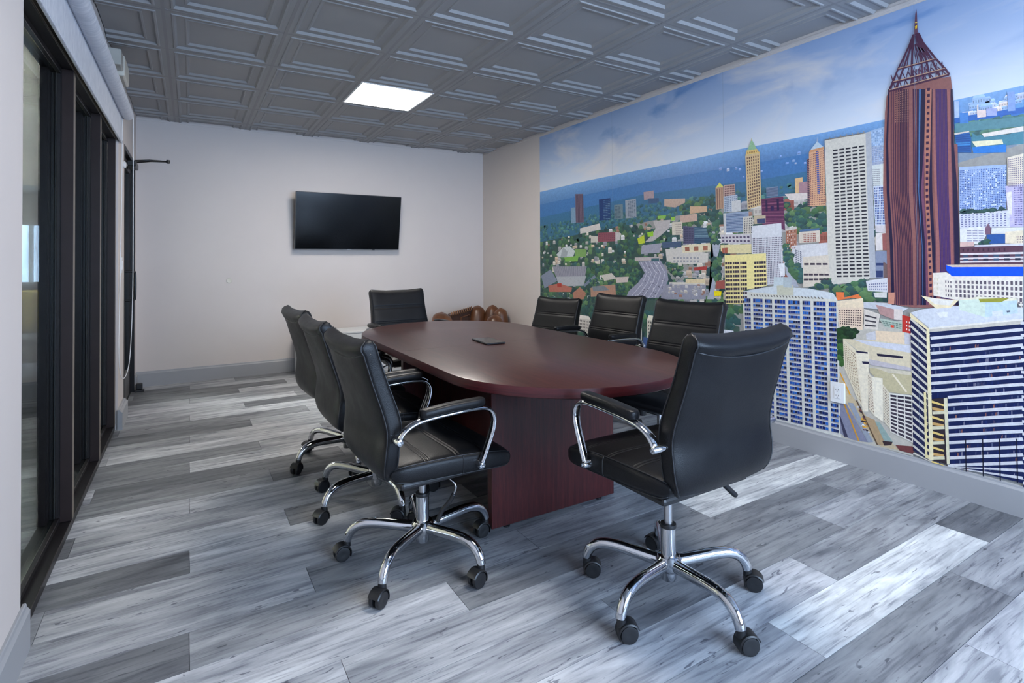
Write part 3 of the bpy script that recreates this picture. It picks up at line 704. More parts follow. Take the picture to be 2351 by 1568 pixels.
# ================================================================== LEFT WALL FITTINGS
rb = empty('roller_blind', (-.385, 3.40, 2.215)); tag(rb, 'white roller blind rolled up above the dark framed window', 'blind')
RY0, RY1 = WY0 - .75 - 3.40, 4.70 - 3.40
V, F = lathe_data([(.02, RY0), (.039, RY0 + .003), (.039, RY1 - .006), (.02, RY1)], 28, 'X'); ob('fabric_roll', autosmooth(mesh('fabric_roll', [Vector((p.y, p.x, p.z)) for p in V], [f[::-1] for f in F], M['blind'], True)), rb)
box('fabric', -.033, -.029, RY0 + .01, RY1 - .03, -.200, .012, M['blind'], rb); box('bottom_rail', -.038, -.024, RY0 + .01, RY1 - .03, -.215, -.193, M['blind'], rb, .004, 2)
V, F = lathe_data([(.010, RY1), (.034, RY1), (.036, RY1 + .004), (.036, RY1 + .020), (.030, RY1 + .024)], 26, 'X'); ob('chain_drive', autosmooth(mesh('chain_drive', [Vector((p.y, p.x, p.z)) for p in V], [f[::-1] for f in F], M['white'], True)), rb)
boxes('bracket', [(-.044, -.036, RY1 + .006, RY1 + .036, -.045, .05), (-.044, .02, RY1 + .026, RY1 + .030, -.03, .04)], M['white'], rb)
yc = RY1 + .014
cp = [(-.030, yc, 0), (-.032, yc - .01, -.6), (-.040, yc - .02, -1.2), (-.043, yc - .06, -1.66), (-.04, yc - .02, -1.83), (-.030, yc + .07, -1.905), (-.012, yc + .16, -1.88), (.005, yc + .20, -1.76), (.022, yc + .16, -1.3), (.030, yc + .06, -.7), (.033, yc, 0)]
tube('bead_chain', chaikin(cp, 3), .0030, M['white'], rb, 8)
sw = empty('light_switch', (XL, 4.82, 1.14)); tag(sw, 'white light switch plate on the narrow wall between window and door', 'light switch')
box('plate', 0, .006, -.037, .037, -.058, .058, M['white'], sw, .002); box('rocker', .006, .010, -.016, .016, -.032, .032, M['white'], sw, .001)
so = empty('wall_sensor', (XL, 4.97, 1.895)); tag(so, 'small round white sensor on the wall beside the door', 'sensor')
V, F = lathe_data([(.026, 0), (.026, .010), (.020, .016), (.012, .017)], 24, 'X'); ob('housing', autosmooth(mesh('housing', V, F, M['white'], True)), so); V, F = lathe_data([(.012, .0165), (.012, .020), (.004, .024)], 18, 'X'); ob('dome', autosmooth(mesh('dome', V, F, M['steel'], True)), so)
el = empty('emergency_light', (XL, 4.14, 2.36)); tag(el, 'off-white plastic emergency light box high on the left wall above the blind', 'emergency light')
box('housing', 0, .085, -.10, .17, -.055, .075, M['offwhite'], el, .012, 2); box('lens', .004, .080, -.24, -.10, -.03, .065, M['clear'], el, .008, 2)
ds = empty('door_stop', (-.385, 5.86, 0)); tag(ds, 'small black floor door stop by the glass door', 'door stop')
box('base', -.035, .035, -.03, .03, .001, .02, M['black'], ds, .005, 2); box('bumper', -.028, .022, -.024, .024, .02, .075, M['black'], ds, .008, 2)
# outlet on the mural
ou = empty('power_outlet', (XR - .0125, 1.6995, .394)); tag(ou, 'white power outlet plate low on the mural wall', 'power outlet')
box('plate', -.006, .005, -.040, .040, -.058, .058, M['white'], ou, .0025, 2); box('receptacle', -.0085, -.006, -.017, .017, -.034, .034, M['white'], ou, .001)
for z in (.017, -.017):
    for y in (-.0065, .0065): box('slot', -.0088, -.0084, y - .001, y + .001, z - .004, z + .005, M['void'], ou)
    box('slot', -.0088, -.0084, -.002, .002, z - .011, z - .007, M['void'], ou)

# ================================================================== HALL BEYOND THE GLASS
HX, HY = -4.6, 13.0
tag(boxes('floor_hall', [(HX, XL - .04, YN, HY, -.06, -.001)], M['hallfloor']), kind='structure')
tag(boxes('wall_hall_left', [(HX - .1, HX, YN, HY, 0, 4.4)], M['hallwall']), kind='structure')
tag(boxes('wall_hall_back', [(HX, -3.4, HY, HY + .1, 0, 4.4), (-1.6, WT, HY, HY + .1, 0, 4.4), (-3.4, -1.6, HY, HY + .1, 1.9, 4.4), (WT, WT + .1, YB + .12, HY, 0, 4.4), (HX, WT, YN - .1, YN, 0, 4.4)], M['hallwall']), kind='structure')
tag(boxes('wall_hall_bulkhead', [(HX, WT, 9.0, 9.12, 2.14, 4.4)], M['hallwall']), kind='structure')
tag(boxes('wall_hall_upper', [(WT, WT + .08, YN, YB + .12, ZC + .2, 4.4)], M['hallwall']), kind='structure')
tag(boxes('ceiling_hall', [(HX, WT, YN, 9.0, 4.4, 4.5), (HX, WT, 9.12, HY, 2.42, 2.5)], M['hallwall']), kind='structure')
cw = empty('window_3', (-1.9, 8.99, 3.0)); tag(cw, kind='structure'); boxes('pane', [(-.6, .02, -.02, 0, .05, .85)], M['darkglass'], cw); boxes('sill', [(-.62, .06, -.05, 0, 0, .05)], M['lamp_white'], cw)
dw = empty('door_2', (-2.5, HY, 0)); tag(dw, kind='structure'); boxes('door_frame', [(-.9, -.84, -.02, .06, 0, 1.9), (.84, .9, -.02, .06, 0, 1.9), (-.03, .03, -.02, .06, 0, 1.84), (-.84, .84, -.02, .06, 1.84, 1.9)], M['lamp_white'], dw); boxes('door_rail', [(-.84, -.03, .0, .04, 0, .25), (.03, .84, .0, .04, 0, .25)], M['lamp_white'], dw)
for a, b in ((-.84, -.03), (.03, .84)): boxes('pane', [(a, b, .015, .021, .25, 1.84)], M['glass'], dw)
for (x, y, z) in ((-2.8, 7.6, 4.39), (-2.4, 11.0, 2.41)):
    e = empty('hall_light', (x, y, z)); tag(e, {7.6: 'square light panel high over the hall beyond the glass', 11.0: 'square light panel in the low ceiling at the back of the hall'}[y], 'ceiling light', 'light panels in the hall')
    k = .3 if z < 3 else .6
    boxes('frame', [(-k - .02, k + .02, -k - .02, -k, -.02, .005), (-k - .02, k + .02, k, k + .02, -.02, .005), (-k - .02, -k, -k, k, -.02, .005), (k, k + .02, -k, k, -.02, .005)], M['lamp_white'], e); box('diffuser', -k, k, -k, k, -.012, .004, M['hallpanel'], e)
sf = empty('hall_sofa', (-1.95, 7.25, 0)); tag(sf, 'grey sofa in the hall seen through the glass', 'sofa')
box('seat', -1.1, 1.1, -.42, .30, .14, .44, M['sofa'], sf, .04, 3); box('backrest', -1.1, 1.1, .22, .45, .14, .95, M['sofa'], sf, .05, 3)
for x in (-1.2, 1.0): box('armrest', x, x + .2, -.42, .45, .0, .62, M['sofa'], sf, .04, 3)
cu = empty('yellow_cushion', (-1.35, 7.22, .445)); cu.rotation_euler = (R(-14), 0, R(-6)); tag(cu, 'yellow scatter cushion on the grey hall sofa', 'cushion')
box('cover', -.24, .24, -.06, .06, .0, .44, M['yellow'], cu, .055, 3, True); box('piping', -.243, .243, -.004, .004, -.003, .443, M['yellow'], cu, .004)
ot = empty('hall_ottoman', (-1.02, 5.35, 0)); tag(ot, 'blue-grey woven ottoman on a white base beyond the glass', 'ottoman')
box('cushion', -.40, .40, -.36, .36, .06, .36, M['rug'], ot, .05, 3); box('base', -.36, .36, -.33, .33, .0, .06, M['lamp_white'], ot, .005)

# ================================================================== CITY MURAL
MUR = [
["v",1,[[120,165,215],[120,165,215],[120,165,215],[120,165,215],[120,165,215],[120,165,215],[120,165,215],[120,165,215],[58,104,160],[58,104,160],[58,104,160],[58,104,160],[58,104,160],[58,104,160],[58,104,160],[58,104,160]],[-6,1885,782,1905,1639,1905,2371,1910,3003,1906,3329,1910,3633,1935,3887,1936,3885,1733,3631,1765,3327,1743,3001,1732,2369,1732,1636,1708,780,1679,-9,1648]],
["v",2,[[70,122,180],[70,122,180],[70,122,180],[70,122,180],[60,110,165],[60,110,165],[60,110,165],[60,110,165]],[-8,1750,1540,1798,2631,1796,3341,1804,3337,1520,2628,1513,1537,1504,-10,1517]],
["v",3,[[60,112,150],[60,112,150],[60,112,150],[60,112,150],[58,95,98],[58,95,98],[58,95,98],[58,95,98]],[-9,1610,1539,1697,2630,1683,3340,1706,3334,1240,2624,1146,1533,1074,-16,959]],
["p",4,[150,150,148],[-12,1331,1537,1468,2628,1556,3338,1566,3884,1674,3866,123,2612,131,-23,214]],
["p",4,[56,82,76],[-12,1350,1222,1449,1903,1379,1723,1077,1527,573,-21,400]],
["p",2,[100,155,205],[3628,1868,3886,1866,3886,1807,3628,1804]],
["p",3,[58,120,190],[3628,1846,3886,1840,3885,1733,3627,1723]],
["p",4,[70,130,150],[3628,1795,3886,1795,3884,1674,3626,1691]],
["t",5,[[50,96,110],[66,112,112],[58,104,122],[80,124,116]],700,10,22,[-2,1517,1538,1611,2629,1626,3330,1614,3329,1521,2628,1513,1537,1486,-3,1368]],
["t",5,[[74,118,112],[60,104,108],[90,132,112]],120,10,20,[3645,1815,3886,1807,3885,1733,3645,1757]],
["t",5,[[50,84,82],[60,98,80],[44,72,76],[72,110,78],[90,122,82],[52,90,92]],1300,18,40,[-4,1331,1634,1497,2435,1501,2688,1508,2684,1146,2357,666,1527,573,-13,401]],
["b",6,[[205,198,190],[190,186,184],[220,212,200],[175,172,176],[200,180,160],[214,214,216],[160,120,105],[150,150,160]],120,18,52,[21,1330,1537,1486,2296,1543,2293,1268,1630,1146,18,1052]],
["b",6,[[205,198,190],[190,186,184],[220,212,200],[175,172,176],[200,180,160],[214,214,216],[160,120,105],[150,150,160]],34,20,60,[19,1098,1381,1146,1377,814,15,682]],
["b",6,[[205,198,190],[190,186,184],[220,212,200],[175,172,176],[200,180,160],[214,214,216],[160,120,105],[150,150,160]],120,24,70,[1770,1283,2433,1383,2428,880,1897,813]],
["b",6,[[205,198,190],[190,186,184],[220,212,200],[175,172,176],[200,180,160],[214,214,216],[160,120,105],[150,150,160],[150,90,80]],80,26,80,[2401,1504,3329,1521,3323,1007,2712,1008]],
["t",7,[[50,84,82],[60,98,80],[44,72,76],[72,110,78],[90,122,82],[52,90,92]],330,16,36,[-7,959,1106,1145,1532,1003,1324,773,859,660,14,612]],
["t",7,[[50,84,82],[60,98,80],[44,72,76],[72,110,78],[90,122,82],[52,90,92]],90,16,30,[1905,1578,2224,1612,2295,1452,1987,1407]],
["t",7,[[50,84,82],[60,98,80],[44,72,76],[72,110,78],[90,122,82],[52,90,92]],120,16,32,[2761,1502,3316,1475,3314,1288,2774,1337]],
["b",5,[[150,175,215],[190,200,220],[140,168,215]],14,10,24,[2226,1798,2438,1797,2917,1816,2994,1790,2916,1724,2437,1679]],
["b",5,[[190,200,225],[225,215,210],[150,180,220]],26,16,50,[3655,1897,3878,1895,3877,1833,3654,1834]],
["p",8,[108,92,108],[618,1797,737,1787,747,1516,621,1519]],
["g",9,[[80,68,88]],5,1,0.4,1,[626,1784,731,1776,740,1519,629,1521]],
["p",8,[120,150,175],[545,1670,617,1669,623,1517,549,1517]],
["p",8,[28,58,110],[968,1711,1122,1708,1124,1515,974,1518]],
["g",9,[[70,105,145],[95,125,150],[50,88,130]],3,12,0.9,0.5,[1027,1698,1119,1698,1120,1519,1028,1521]],
["p",8,[112,132,140],[1173,1641,1282,1640,1285,1515,1175,1516]],
["g",9,[[70,92,108]],2,10,0.9,0.5,[1179,1629,1254,1629,1258,1519,1181,1520]],
["p",8,[150,158,170],[1313,1668,1442,1672,1447,1514,1317,1513]],
["g",9,[[92,108,126]],4,12,0.7,0.5,[1343,1657,1438,1660,1441,1516,1344,1517]],
["p",8,[165,145,150],[1531,1716,1642,1717,1647,1656,1536,1649]],
["p",8,[60,90,125],[1585,1659,1698,1651,1698,1614,1585,1616]],
["p",8,[190,165,150],[1756,1637,1963,1621,1963,1589,1867,1560,1755,1579]],
["p",8,[205,170,140],[2008,1557,2163,1544,2163,1504,2008,1502]],
["p",8,[200,170,155],[1914,1495,2075,1497,2075,1443,1916,1439]],
["p",8,[216,206,190],[1829,1448,1935,1448,1932,1348,1834,1349]],
["g",9,[[150,140,135]],5,5,0.5,0.5,[1866,1438,1928,1436,1927,1355,1867,1355]],
["p",8,[138,78,90],[947,1405,1186,1403,1185,1323,951,1322]],
["g",9,[[105,60,78]],9,4,0.5,0.5,[956,1398,1183,1395,1182,1330,958,1331]],
["p",8,[196,190,190],[1186,1403,1246,1395,1242,1332,1185,1323]],
["p",8,[200,195,185],[851,1385,949,1375,948,1319,847,1319]],
["p",8,[205,200,195],[687,1461,974,1491,990,1435,833,1420,690,1409]],
["p",8,[88,88,118],[1941,1415,2046,1402,2045,1278,1943,1278]],
["p",8,[58,90,118],[2046,1402,2199,1383,2197,1282,2045,1278]],
["g",9,[[120,150,165],[38,64,98]],1,9,1,0.4,[2050,1394,2195,1378,2194,1285,2048,1282]],
["g",9,[[60,62,92]],4,9,0.8,0.5,[1945,1407,2041,1396,2039,1284,1947,1283]],
["p",8,[210,205,198],[1764,1240,1935,1248,2170,1204,2164,1137,1992,1123,1776,1146]],
["p",8,[70,90,120],[1729,1296,1924,1299,1924,1253,1733,1250]],
["p",8,[225,215,185],[1930,1267,2192,1278,2191,1216,1935,1211]],
["g",9,[[165,105,85]],3,1,0.5,0.6,[1935,1262,2187,1269,2186,1217,1941,1213]],
["g",9,[[150,150,158]],8,2,0.6,0.5,[1838,1184,2094,1182,2094,1137,1838,1137]],
["p",8,[216,210,200],[1799,984,2136,995,2135,925,1811,909]],
["p",9,[222,205,165],[1962,1013,2141,1018,2141,987,1962,980]],
["p",9,[170,60,60],[2037,1101,2158,1111,2158,1084,2043,1078]],
["p",8,[150,150,165],[1736,963,2146,978,2145,872,1709,845]],
["b",9,[[205,198,190],[190,186,184],[220,212,200],[175,172,176],[200,180,160],[214,214,216],[160,120,105],[150,150,160]],30,14,34,[1748,954,2135,969,2134,880,1747,857]],
["p",8,[120,158,92],[599,1264,781,1263,777,1189,608,1187]],
["p",8,[120,170,80],[429,1188,665,1198,646,1145,449,1143]],
["p",9,[196,204,206],[294,1210,414,1285,527,1292,609,1245,579,1193,367,1185]],
["p",9,[160,168,172],[414,1285,491,1242,470,1184,367,1185]],
["p",9,[150,150,162],[230,1092,785,1099,760,1004,289,988]],
["g",10,[[128,128,145]],18,1,0.3,1,[239,1090,779,1097,756,1007,294,993]],
["p",9,[172,176,182],[292,988,775,1005,737,914,343,892]],
["p",9,[130,140,160],[18,992,195,1063,312,946,81,859]],
["p",9,[120,130,150],[737,925,900,1021,917,999,755,903]],
["p",9,[178,110,95],[149,890,344,923,556,888,546,846,170,828]],
["p",10,[170,60,50],[312,922,385,927,385,887,312,884]],
["p",9,[170,120,100],[565,835,681,900,773,846,736,786,584,777]],
["p",9,[175,135,115],[837,906,1035,931,1181,942,1188,846,845,815]],
["p",10,[120,130,140],[864,913,1035,925,1101,890,881,868]],
["p",9,[205,198,190],[986,1018,1135,1043,1198,996,1036,969]],
["p",9,[205,190,185],[1182,1006,1351,1016,1335,968,1197,958]],
["p",8,[152,152,172],[1461,1144,1710,1154,1778,1074,1792,1003,1748,925,1686,854,1311,832,1349,894,1466,973,1537,1051]],
["l",9,[205,205,215],5,[1492,1148,1563,1051,1510,964,1360,834]],
["l",9,[205,205,215],5,[1541,1148,1613,1052,1566,966,1435,839]],
["l",9,[205,205,215],5,[1588,1148,1662,1053,1621,968,1507,843]],
["l",9,[205,205,215],5,[1635,1148,1711,1054,1676,970,1578,847]],
["l",9,[205,205,215],5,[1681,1148,1758,1055,1728,972,1647,851]],
["t",9,[[60,60,80],[230,230,235],[90,80,95]],90,5,8,[1475,1136,1699,1146,1775,1060,1748,944,1683,863,1349,844,1509,995]],
["p",10,[190,180,180],[1426,1179,1700,1181,1702,1154,1425,1150]],
["p",11,[60,100,110],[1614,1170,1697,1171,1697,1148,1613,1146]],
["p",8,[186,180,180],[1637,1469,1819,1469,1801,1402,1714,1350,1635,1309,1540,1302,1616,1354,1663,1411]],
["p",8,[160,160,176],[1505,1277,1727,1291,1700,1214,1497,1207]],
["p",9,[190,205,60],[1456,1335,1534,1362,1540,1296,1470,1288]],
["p",9,[150,200,60],[1568,1381,1636,1389,1636,1348,1575,1345]],
["p",9,[140,190,90],[1684,1507,1774,1509,1767,1482,1690,1485]],
["p",9,[150,200,80],[1823,1488,1866,1489,1863,1461,1827,1461]],
["p",8,[175,178,190],[2204,1356,2255,1280,2223,1190,2195,1041,2156,873,2214,876,2233,1042,2243,1172,2270,1276,2224,1355]],
["t",10,[[50,84,82],[60,98,80],[44,72,76],[72,110,78],[90,122,82],[52,90,92]],50,16,34,[2212,1164,2264,1172,2252,1008,2220,998]],
["t",10,[[50,84,82],[60,98,80],[44,72,76],[72,110,78],[90,122,82],[52,90,92]],60,14,30,[1763,1146,1825,1118,1886,1109,1956,1036,1885,1034,1800,1070]],
["p",11,[240,220,20],[2220,929,2281,936,2276,906,2221,898]],
["t",9,[[50,84,82],[60,98,80],[44,72,76],[72,110,78],[90,122,82],[52,90,92]],40,16,34,[829,986,969,1001,968,923,828,906]],
["t",10,[[50,84,82],[60,98,80],[44,72,76],[72,110,78],[90,122,82],[52,90,92]],50,18,34,[1197,942,1350,969,1396,1084,1496,1105,1509,1025,1349,907,1227,859]],
["p",5,[70,92,84],[0,138,2420,138,2420,700,1700,840,0,860]],
["p",6,[150,150,166],[900,138,1180,138,1240,420,1180,640,1080,640,1090,420]],
["p",6,[150,150,166],[1750,138,1900,138,2010,700,1930,700]],
["p",6,[162,160,168],[0,330,900,300,1000,340,0,385]],
["t",7,[[50,84,82],[60,98,80],[44,72,76],[72,110,78],[90,122,82],[52,90,92]],420,30,52,[0,138,2400,138,2400,560,1600,700,0,760]],
["p",9,[176,110,92],[40,180,230,180,230,300,40,300]],
["p",10,[197,123,103],[40,300,230,300,203.4,330.0,59.0,330.0]],
["g",11,[[88,55,46],[109,68,57]],7,4,0.55,0.55,[46,294,224,294,224,186,46,186]],
["p",9,[205,198,188],[280,160,500,160,500,310,280,310]],
["p",10,[229,221,210],[280,310,500,310,469.2,347.5,302.0,347.5]],
["g",11,[[102,99,94],[127,122,116]],9,5,0.55,0.55,[286,304,494,304,494,166,286,166]],
["p",9,[190,150,130],[560,190,730,190,730,300,560,300]],
["p",10,[212,168,145],[560,300,730,300,706.2,327.5,577.0,327.5]],
["g",11,[[95,75,65],[117,93,80]],7,3,0.55,0.55,[566,294,724,294,724,196,566,196]],
["p",9,[178,70,60],[1260,170,1460,170,1460,410,1260,410]],
["p",10,[199,78,67],[1260,410,1460,410,1432.0,470.0,1280.0,470.0]],
["g",11,[[89,35,30],[110,43,37]],8,8,0.55,0.55,[1266,404,1454,404,1454,176,1266,176]],
["p",9,[60,84,130],[1500,150,1690,150,1690,450,1500,450]],
["p",10,[67,94,145],[1500,450,1690,450,1663.4,525.0,1519.0,525.0]],
["g",11,[[30,42,65],[37,52,80]],7,10,0.55,0.55,[1506,444,1684,444,1684,156,1506,156]],
["p",9,[212,206,196],[1290,470,1500,470,1500,590,1290,590]],
["p",10,[237,230,219],[1290,590,1500,590,1470.6,620.0,1311.0,620.0]],
["g",11,[[106,103,98],[131,127,121]],8,4,0.55,0.55,[1296,584,1494,584,1494,476,1296,476]],
["p",9,[222,214,196],[1560,520,1720,520,1720,670,1560,670]],
["p",10,[248,239,219],[1560,670,1720,670,1697.6,707.5,1576.0,707.5]],
["g",11,[[111,107,98],[137,132,121]],6,5,0.55,0.55,[1566,664,1714,664,1714,526,1566,526]],
["p",9,[200,190,182],[60,480,260,480,260,580,60,580]],
["p",10,[224,212,203],[60,580,260,580,232.0,605.0,80.0,605.0]],
["g",11,[[100,95,91],[124,117,112]],8,3,0.55,0.55,[66,574,254,574,254,486,66,486]],
["p",9,[172,104,90],[330,520,560,520,560,610,330,610]],
["p",10,[192,116,100],[330,610,560,610,527.8,632.5,353.0,632.5]],
["g",11,[[86,52,45],[106,64,55]],9,3,0.55,0.55,[336,604,554,604,554,526,336,526]],
["p",9,[214,208,200],[640,470,840,470,840,600,640,600]],
["p",10,[239,232,224],[640,600,840,600,812.0,632.5,660.0,632.5]],
["g",11,[[107,104,100],[132,128,124]],8,4,0.55,0.55,[646,594,834,594,834,476,646,476]],
["p",9,[214,204,186],[2010,160,2190,160,2190,490,2010,490]],
["p",10,[239,228,208],[2010,490,2190,490,2164.8,572.5,2028.0,572.5]],
["g",11,[[107,102,93],[132,126,115]],7,11,0.55,0.55,[2016,484,2184,484,2184,166,2016,166]],
["p",9,[204,206,214],[2210,170,2400,170,2400,570,2210,570]],
["p",10,[228,230,239],[2210,570,2400,570,2373.4,670.0,2229.0,670.0]],
["g",11,[[102,103,107],[126,127,132]],7,13,0.55,0.55,[2216,564,2394,564,2394,176,2216,176]],
["p",9,[180,112,92],[2040,540,2190,540,2190,660,2040,660]],
["p",10,[201,125,103],[2040,660,2190,660,2169.0,690.0,2055.0,690.0]],
["g",11,[[90,56,46],[111,69,57]],6,4,0.55,0.55,[2046,654,2184,654,2184,546,2046,546]],
["p",9,[196,196,204],[700,300,850,300,850,390,700,390]],
["p",10,[219,219,228],[700,390,850,390,829.0,412.5,715.0,412.5]],
["g",11,[[98,98,102],[121,121,126]],6,3,0.55,0.55,[706,384,844,384,844,306,706,306]],
["t",12,[[50,84,82],[60,98,80],[44,72,76],[72,110,78],[90,122,82],[52,90,92]],60,26,46,[0,138,1200,138,1200,200,0,230]],
["t",9,[[60,60,80],[230,230,235],[150,60,60]],40,7,11,[920,150,1160,150,1220,420,1160,620,1090,620,1100,420]],
["p",8,[185,150,125],[2237,1670,2303,1672,2304,1515,2239,1514]],
["p",9,[215,215,110],[2239,1668,2272,1702,2303,1670]],
["g",9,[[130,95,85]],3,1,0.4,1,[2241,1661,2301,1661,2301,1518,2243,1517]],
["p",8,[190,160,150],[2308,1680,2396,1676,2400,1590,2307,1591]],
["g",9,[[110,80,85]],6,5,0.6,0.6,[2312,1674,2394,1670,2397,1595,2311,1595]],
["p",9,[180,190,205],[2304,1600,2415,1602,2419,1492,2306,1488]],
["g",10,[[110,125,150]],7,8,0.5,0.5,[2309,1594,2413,1596,2416,1496,2309,1492]],
["p",10,[205,205,205],[2369,1562,2439,1562,2441,1486,2371,1487]],
["p",10,[212,186,142],[2479,1857,2586,1858,2594,1513,2492,1493]],
["g",11,[[118,84,70],[98,72,70]],6,17,0.52,0.62,[2486,1846,2581,1847,2590,1516,2498,1499]],
["p",11,[222,190,120],[2481,1859,2493,1896,2565,1889,2588,1857]],
["g",12,[[150,105,60]],7,1,0.4,0.6,[2489,1863,2583,1863,2578,1878,2495,1882]],
["p",12,[150,190,150],[2495,1887,2528,1958,2565,1887]],
["p",12,[208,196,120],[2524,1948,2528,1967,2533,1946]],
["p",9,[120,135,160],[2629,1623,2712,1623,2712,1562,2631,1565]],
["g",10,[[70,85,115]],1,7,1,0.5,[2631,1618,2711,1617,2710,1565,2632,1568]],
["p",9,[215,180,135],[2822,1657,2871,1660,2871,1565,2825,1564]],
["p",9,[165,130,140],[2846,1630,2902,1631,2901,1562,2847,1566]],
["p",9,[215,205,200],[2755,1570,2909,1561,2908,1522,2788,1526]],
["p",10,[96,46,86],[2594,1555,2746,1554,2755,1341,2675,1381,2599,1382]],
["g",11,[[140,84,110],[72,32,70]],1,15,1,0.4,[2598,1546,2746,1546,2752,1369,2601,1386]],
["p",12,[40,24,70],[2623,1542,2637,1542,2639,1470,2625,1469]],
["p",12,[40,24,70],[2701,1544,2716,1545,2718,1468,2704,1468]],
["p",12,[46,28,80],[2658,1502,2681,1502,2682,1471,2660,1471]],
["p",10,[216,172,138],[2912,1802,3003,1820,3008,1475,2914,1478]],
["g",11,[[150,96,88],[120,80,90]],9,24,0.5,0.55,[2915,1790,3003,1805,3007,1479,2917,1481]],
["p",12,[70,90,160],[2954,1804,2969,1804,2976,1546,2961,1548]],
["g",13,[[200,150,130]],1,20,1,0.4,[2955,1800,2969,1801,2975,1546,2961,1548]],
["p",11,[180,200,215],[2918,1813,2962,1861,3002,1818]],
["p",11,[205,150,110],[2912,1800,2920,1816,3002,1822,3003,1808]],
["p",12,[170,180,195],[2960,1859,2963,1889,2966,1858]],
["p",9,[150,110,110],[2900,1763,2913,1769,2914,1479,2900,1481]],
["g",10,[[70,55,80]],1,26,1,0.5,[2900,1762,2914,1766,2914,1483,2900,1484]],
["p",9,[155,182,215],[3255,1864,3328,1871,3326,1687,3260,1680]],
["g",10,[[130,158,198],[175,198,224]],8,14,0.7,0.7,[3257,1856,3327,1862,3325,1690,3262,1685]],
["p",9,[168,178,200],[3260,1775,3327,1775,3326,1670,3261,1670]],
["g",10,[[140,150,182]],10,9,0.6,0.6,[3261,1769,3326,1769,3324,1674,3263,1674]],
["p",10,[210,216,215],[3260,1671,3321,1673,3322,1543,3265,1550]],
["g",11,[[90,95,115]],8,9,0.5,0.5,[3262,1652,3297,1650,3298,1553,3265,1557]],
["p",10,[205,215,230],[3265,1557,3324,1558,3326,1337,3272,1340]],
["g",11,[[60,85,150],[90,120,180],[48,66,120]],7,15,0.6,0.7,[3269,1550,3323,1550,3324,1344,3274,1347]],
["p",10,[205,200,205],[3273,1343,3323,1340,3323,1303,3274,1305]],
["p",10,[216,210,208],[3274,1301,3329,1302,3329,1207,3275,1207]],
["p",11,[150,90,90],[3307,1297,3330,1299,3329,1207,3308,1207]],
["p",11,[130,140,165],[3271,1202,3331,1201,3330,1056,3273,1054]],
["p",12,[45,60,105],[3276,1138,3311,1138,3311,1124,3275,1124]],
["p",12,[45,60,105],[3275,1096,3308,1097,3307,1062,3275,1061]],
["p",12,[110,90,90],[3310,1145,3331,1131,3330,1056,3310,1055]],
["p",12,[206,203,194],[3007,1862,3230,1858,3243,1059,3224,1039,3031,1009,3021,1070,3015,1317]],
["p",13,[172,176,184],[3230,1858,3258,1860,3273,1058,3243,1056]],
["g",14,[[46,46,56]],5,37,0.74,0.46,[3049,1799,3226,1795,3245,1059,3062,1050]],
["l",14,[120,115,110],6,[3007,1860,3230,1857]],
["l",13,[150,150,150],5,[3033,1860,3035,1872]],
["l",13,[150,150,150],5,[3066,1859,3067,1872]],
["l",13,[150,150,150],5,[3098,1859,3099,1871]],
["l",13,[150,150,150],5,[3129,1859,3131,1871]],
["l",13,[150,150,150],5,[3160,1858,3162,1870]],
["l",13,[150,150,150],5,[3191,1858,3192,1870]],
["l",13,[150,150,150],5,[3221,1857,3222,1869]],
["p",12,[216,217,224],[2518,1380,2731,1389,2742,1096,2748,1008,2524,983]],
["g",13,[[92,92,112],[120,110,128]],20,24,0.55,0.6,[2528,1302,2736,1304,2745,1009,2530,992]],
["p",13,[230,230,235],[2711,1132,2751,1136,2752,1056,2719,1051]],
["p",14,[238,224,156],[2308,1190,2624,1198,2628,989,2452,950,2451,859,2317,850]],
["g",15,[[58,50,66],[72,60,74]],9,10,0.86,0.58,[2312,1147,2484,1151,2485,862,2319,850]],
["g",15,[[58,50,66]],5,7,0.86,0.58,[2538,1151,2623,1154,2626,962,2539,954]],
["l",16,[226,212,160],8,[2373,1147,2378,854]],
["l",16,[226,212,160],8,[2430,1149,2432,858]],
["p",10,[150,165,190],[2301,1482,2500,1482,2502,1349,2459,1342,2305,1347]],
["g",11,[[84,104,140],[120,140,170]],1,12,1,0.5,[2322,1471,2497,1470,2495,1353,2322,1350]],
["p",11,[205,205,205],[2301,1482,2324,1482,2325,1348,2305,1347]],
["p",11,[205,200,188],[2457,1446,2530,1449,2530,1326,2459,1327]],
["g",12,[[70,70,85]],5,7,0.5,0.6,[2462,1437,2526,1439,2527,1331,2465,1332]],
["p",11,[190,175,150],[2541,1447,2624,1446,2623,1393,2543,1393]],
["p",12,[60,70,110],[2561,1426,2622,1426,2621,1393,2563,1395]],
["p",11,[205,200,205],[2278,1332,2514,1335,2516,1263,2283,1274]],
["g",12,[[90,80,105]],8,2,0.6,0.5,[2283,1323,2509,1323,2513,1267,2286,1278]],
["p",12,[225,212,165],[2277,1261,2518,1261,2519,1199,2339,1201,2279,1216]],
["p",13,[165,90,70],[2288,1238,2335,1241,2334,1201,2293,1202]],
["p",11,[172,116,96],[2760,1351,2832,1358,2827,1215,2762,1207]],
["g",12,[[110,64,60],[215,200,190]],5,7,0.5,0.55,[2765,1336,2827,1343,2824,1223,2766,1216]],
["p",12,[205,200,195],[2760,1351,2832,1361,2832,1345,2760,1336]],
["p",11,[216,204,190],[2844,1326,2972,1330,2971,1260,2847,1259]],
["g",12,[[150,80,72]],8,5,0.6,0.6,[2871,1316,2948,1318,2949,1263,2872,1263]],
["p",12,[80,110,150],[2847,1340,2972,1345,2968,1330,2851,1328]],
["p",11,[212,212,216],[2794,1243,3019,1257,3020,1186,2869,1164,2866,1102,2814,1125]],
["g",12,[[90,95,115]],3,8,0.6,0.5,[2817,1223,2862,1207,2863,1109,2818,1136]],
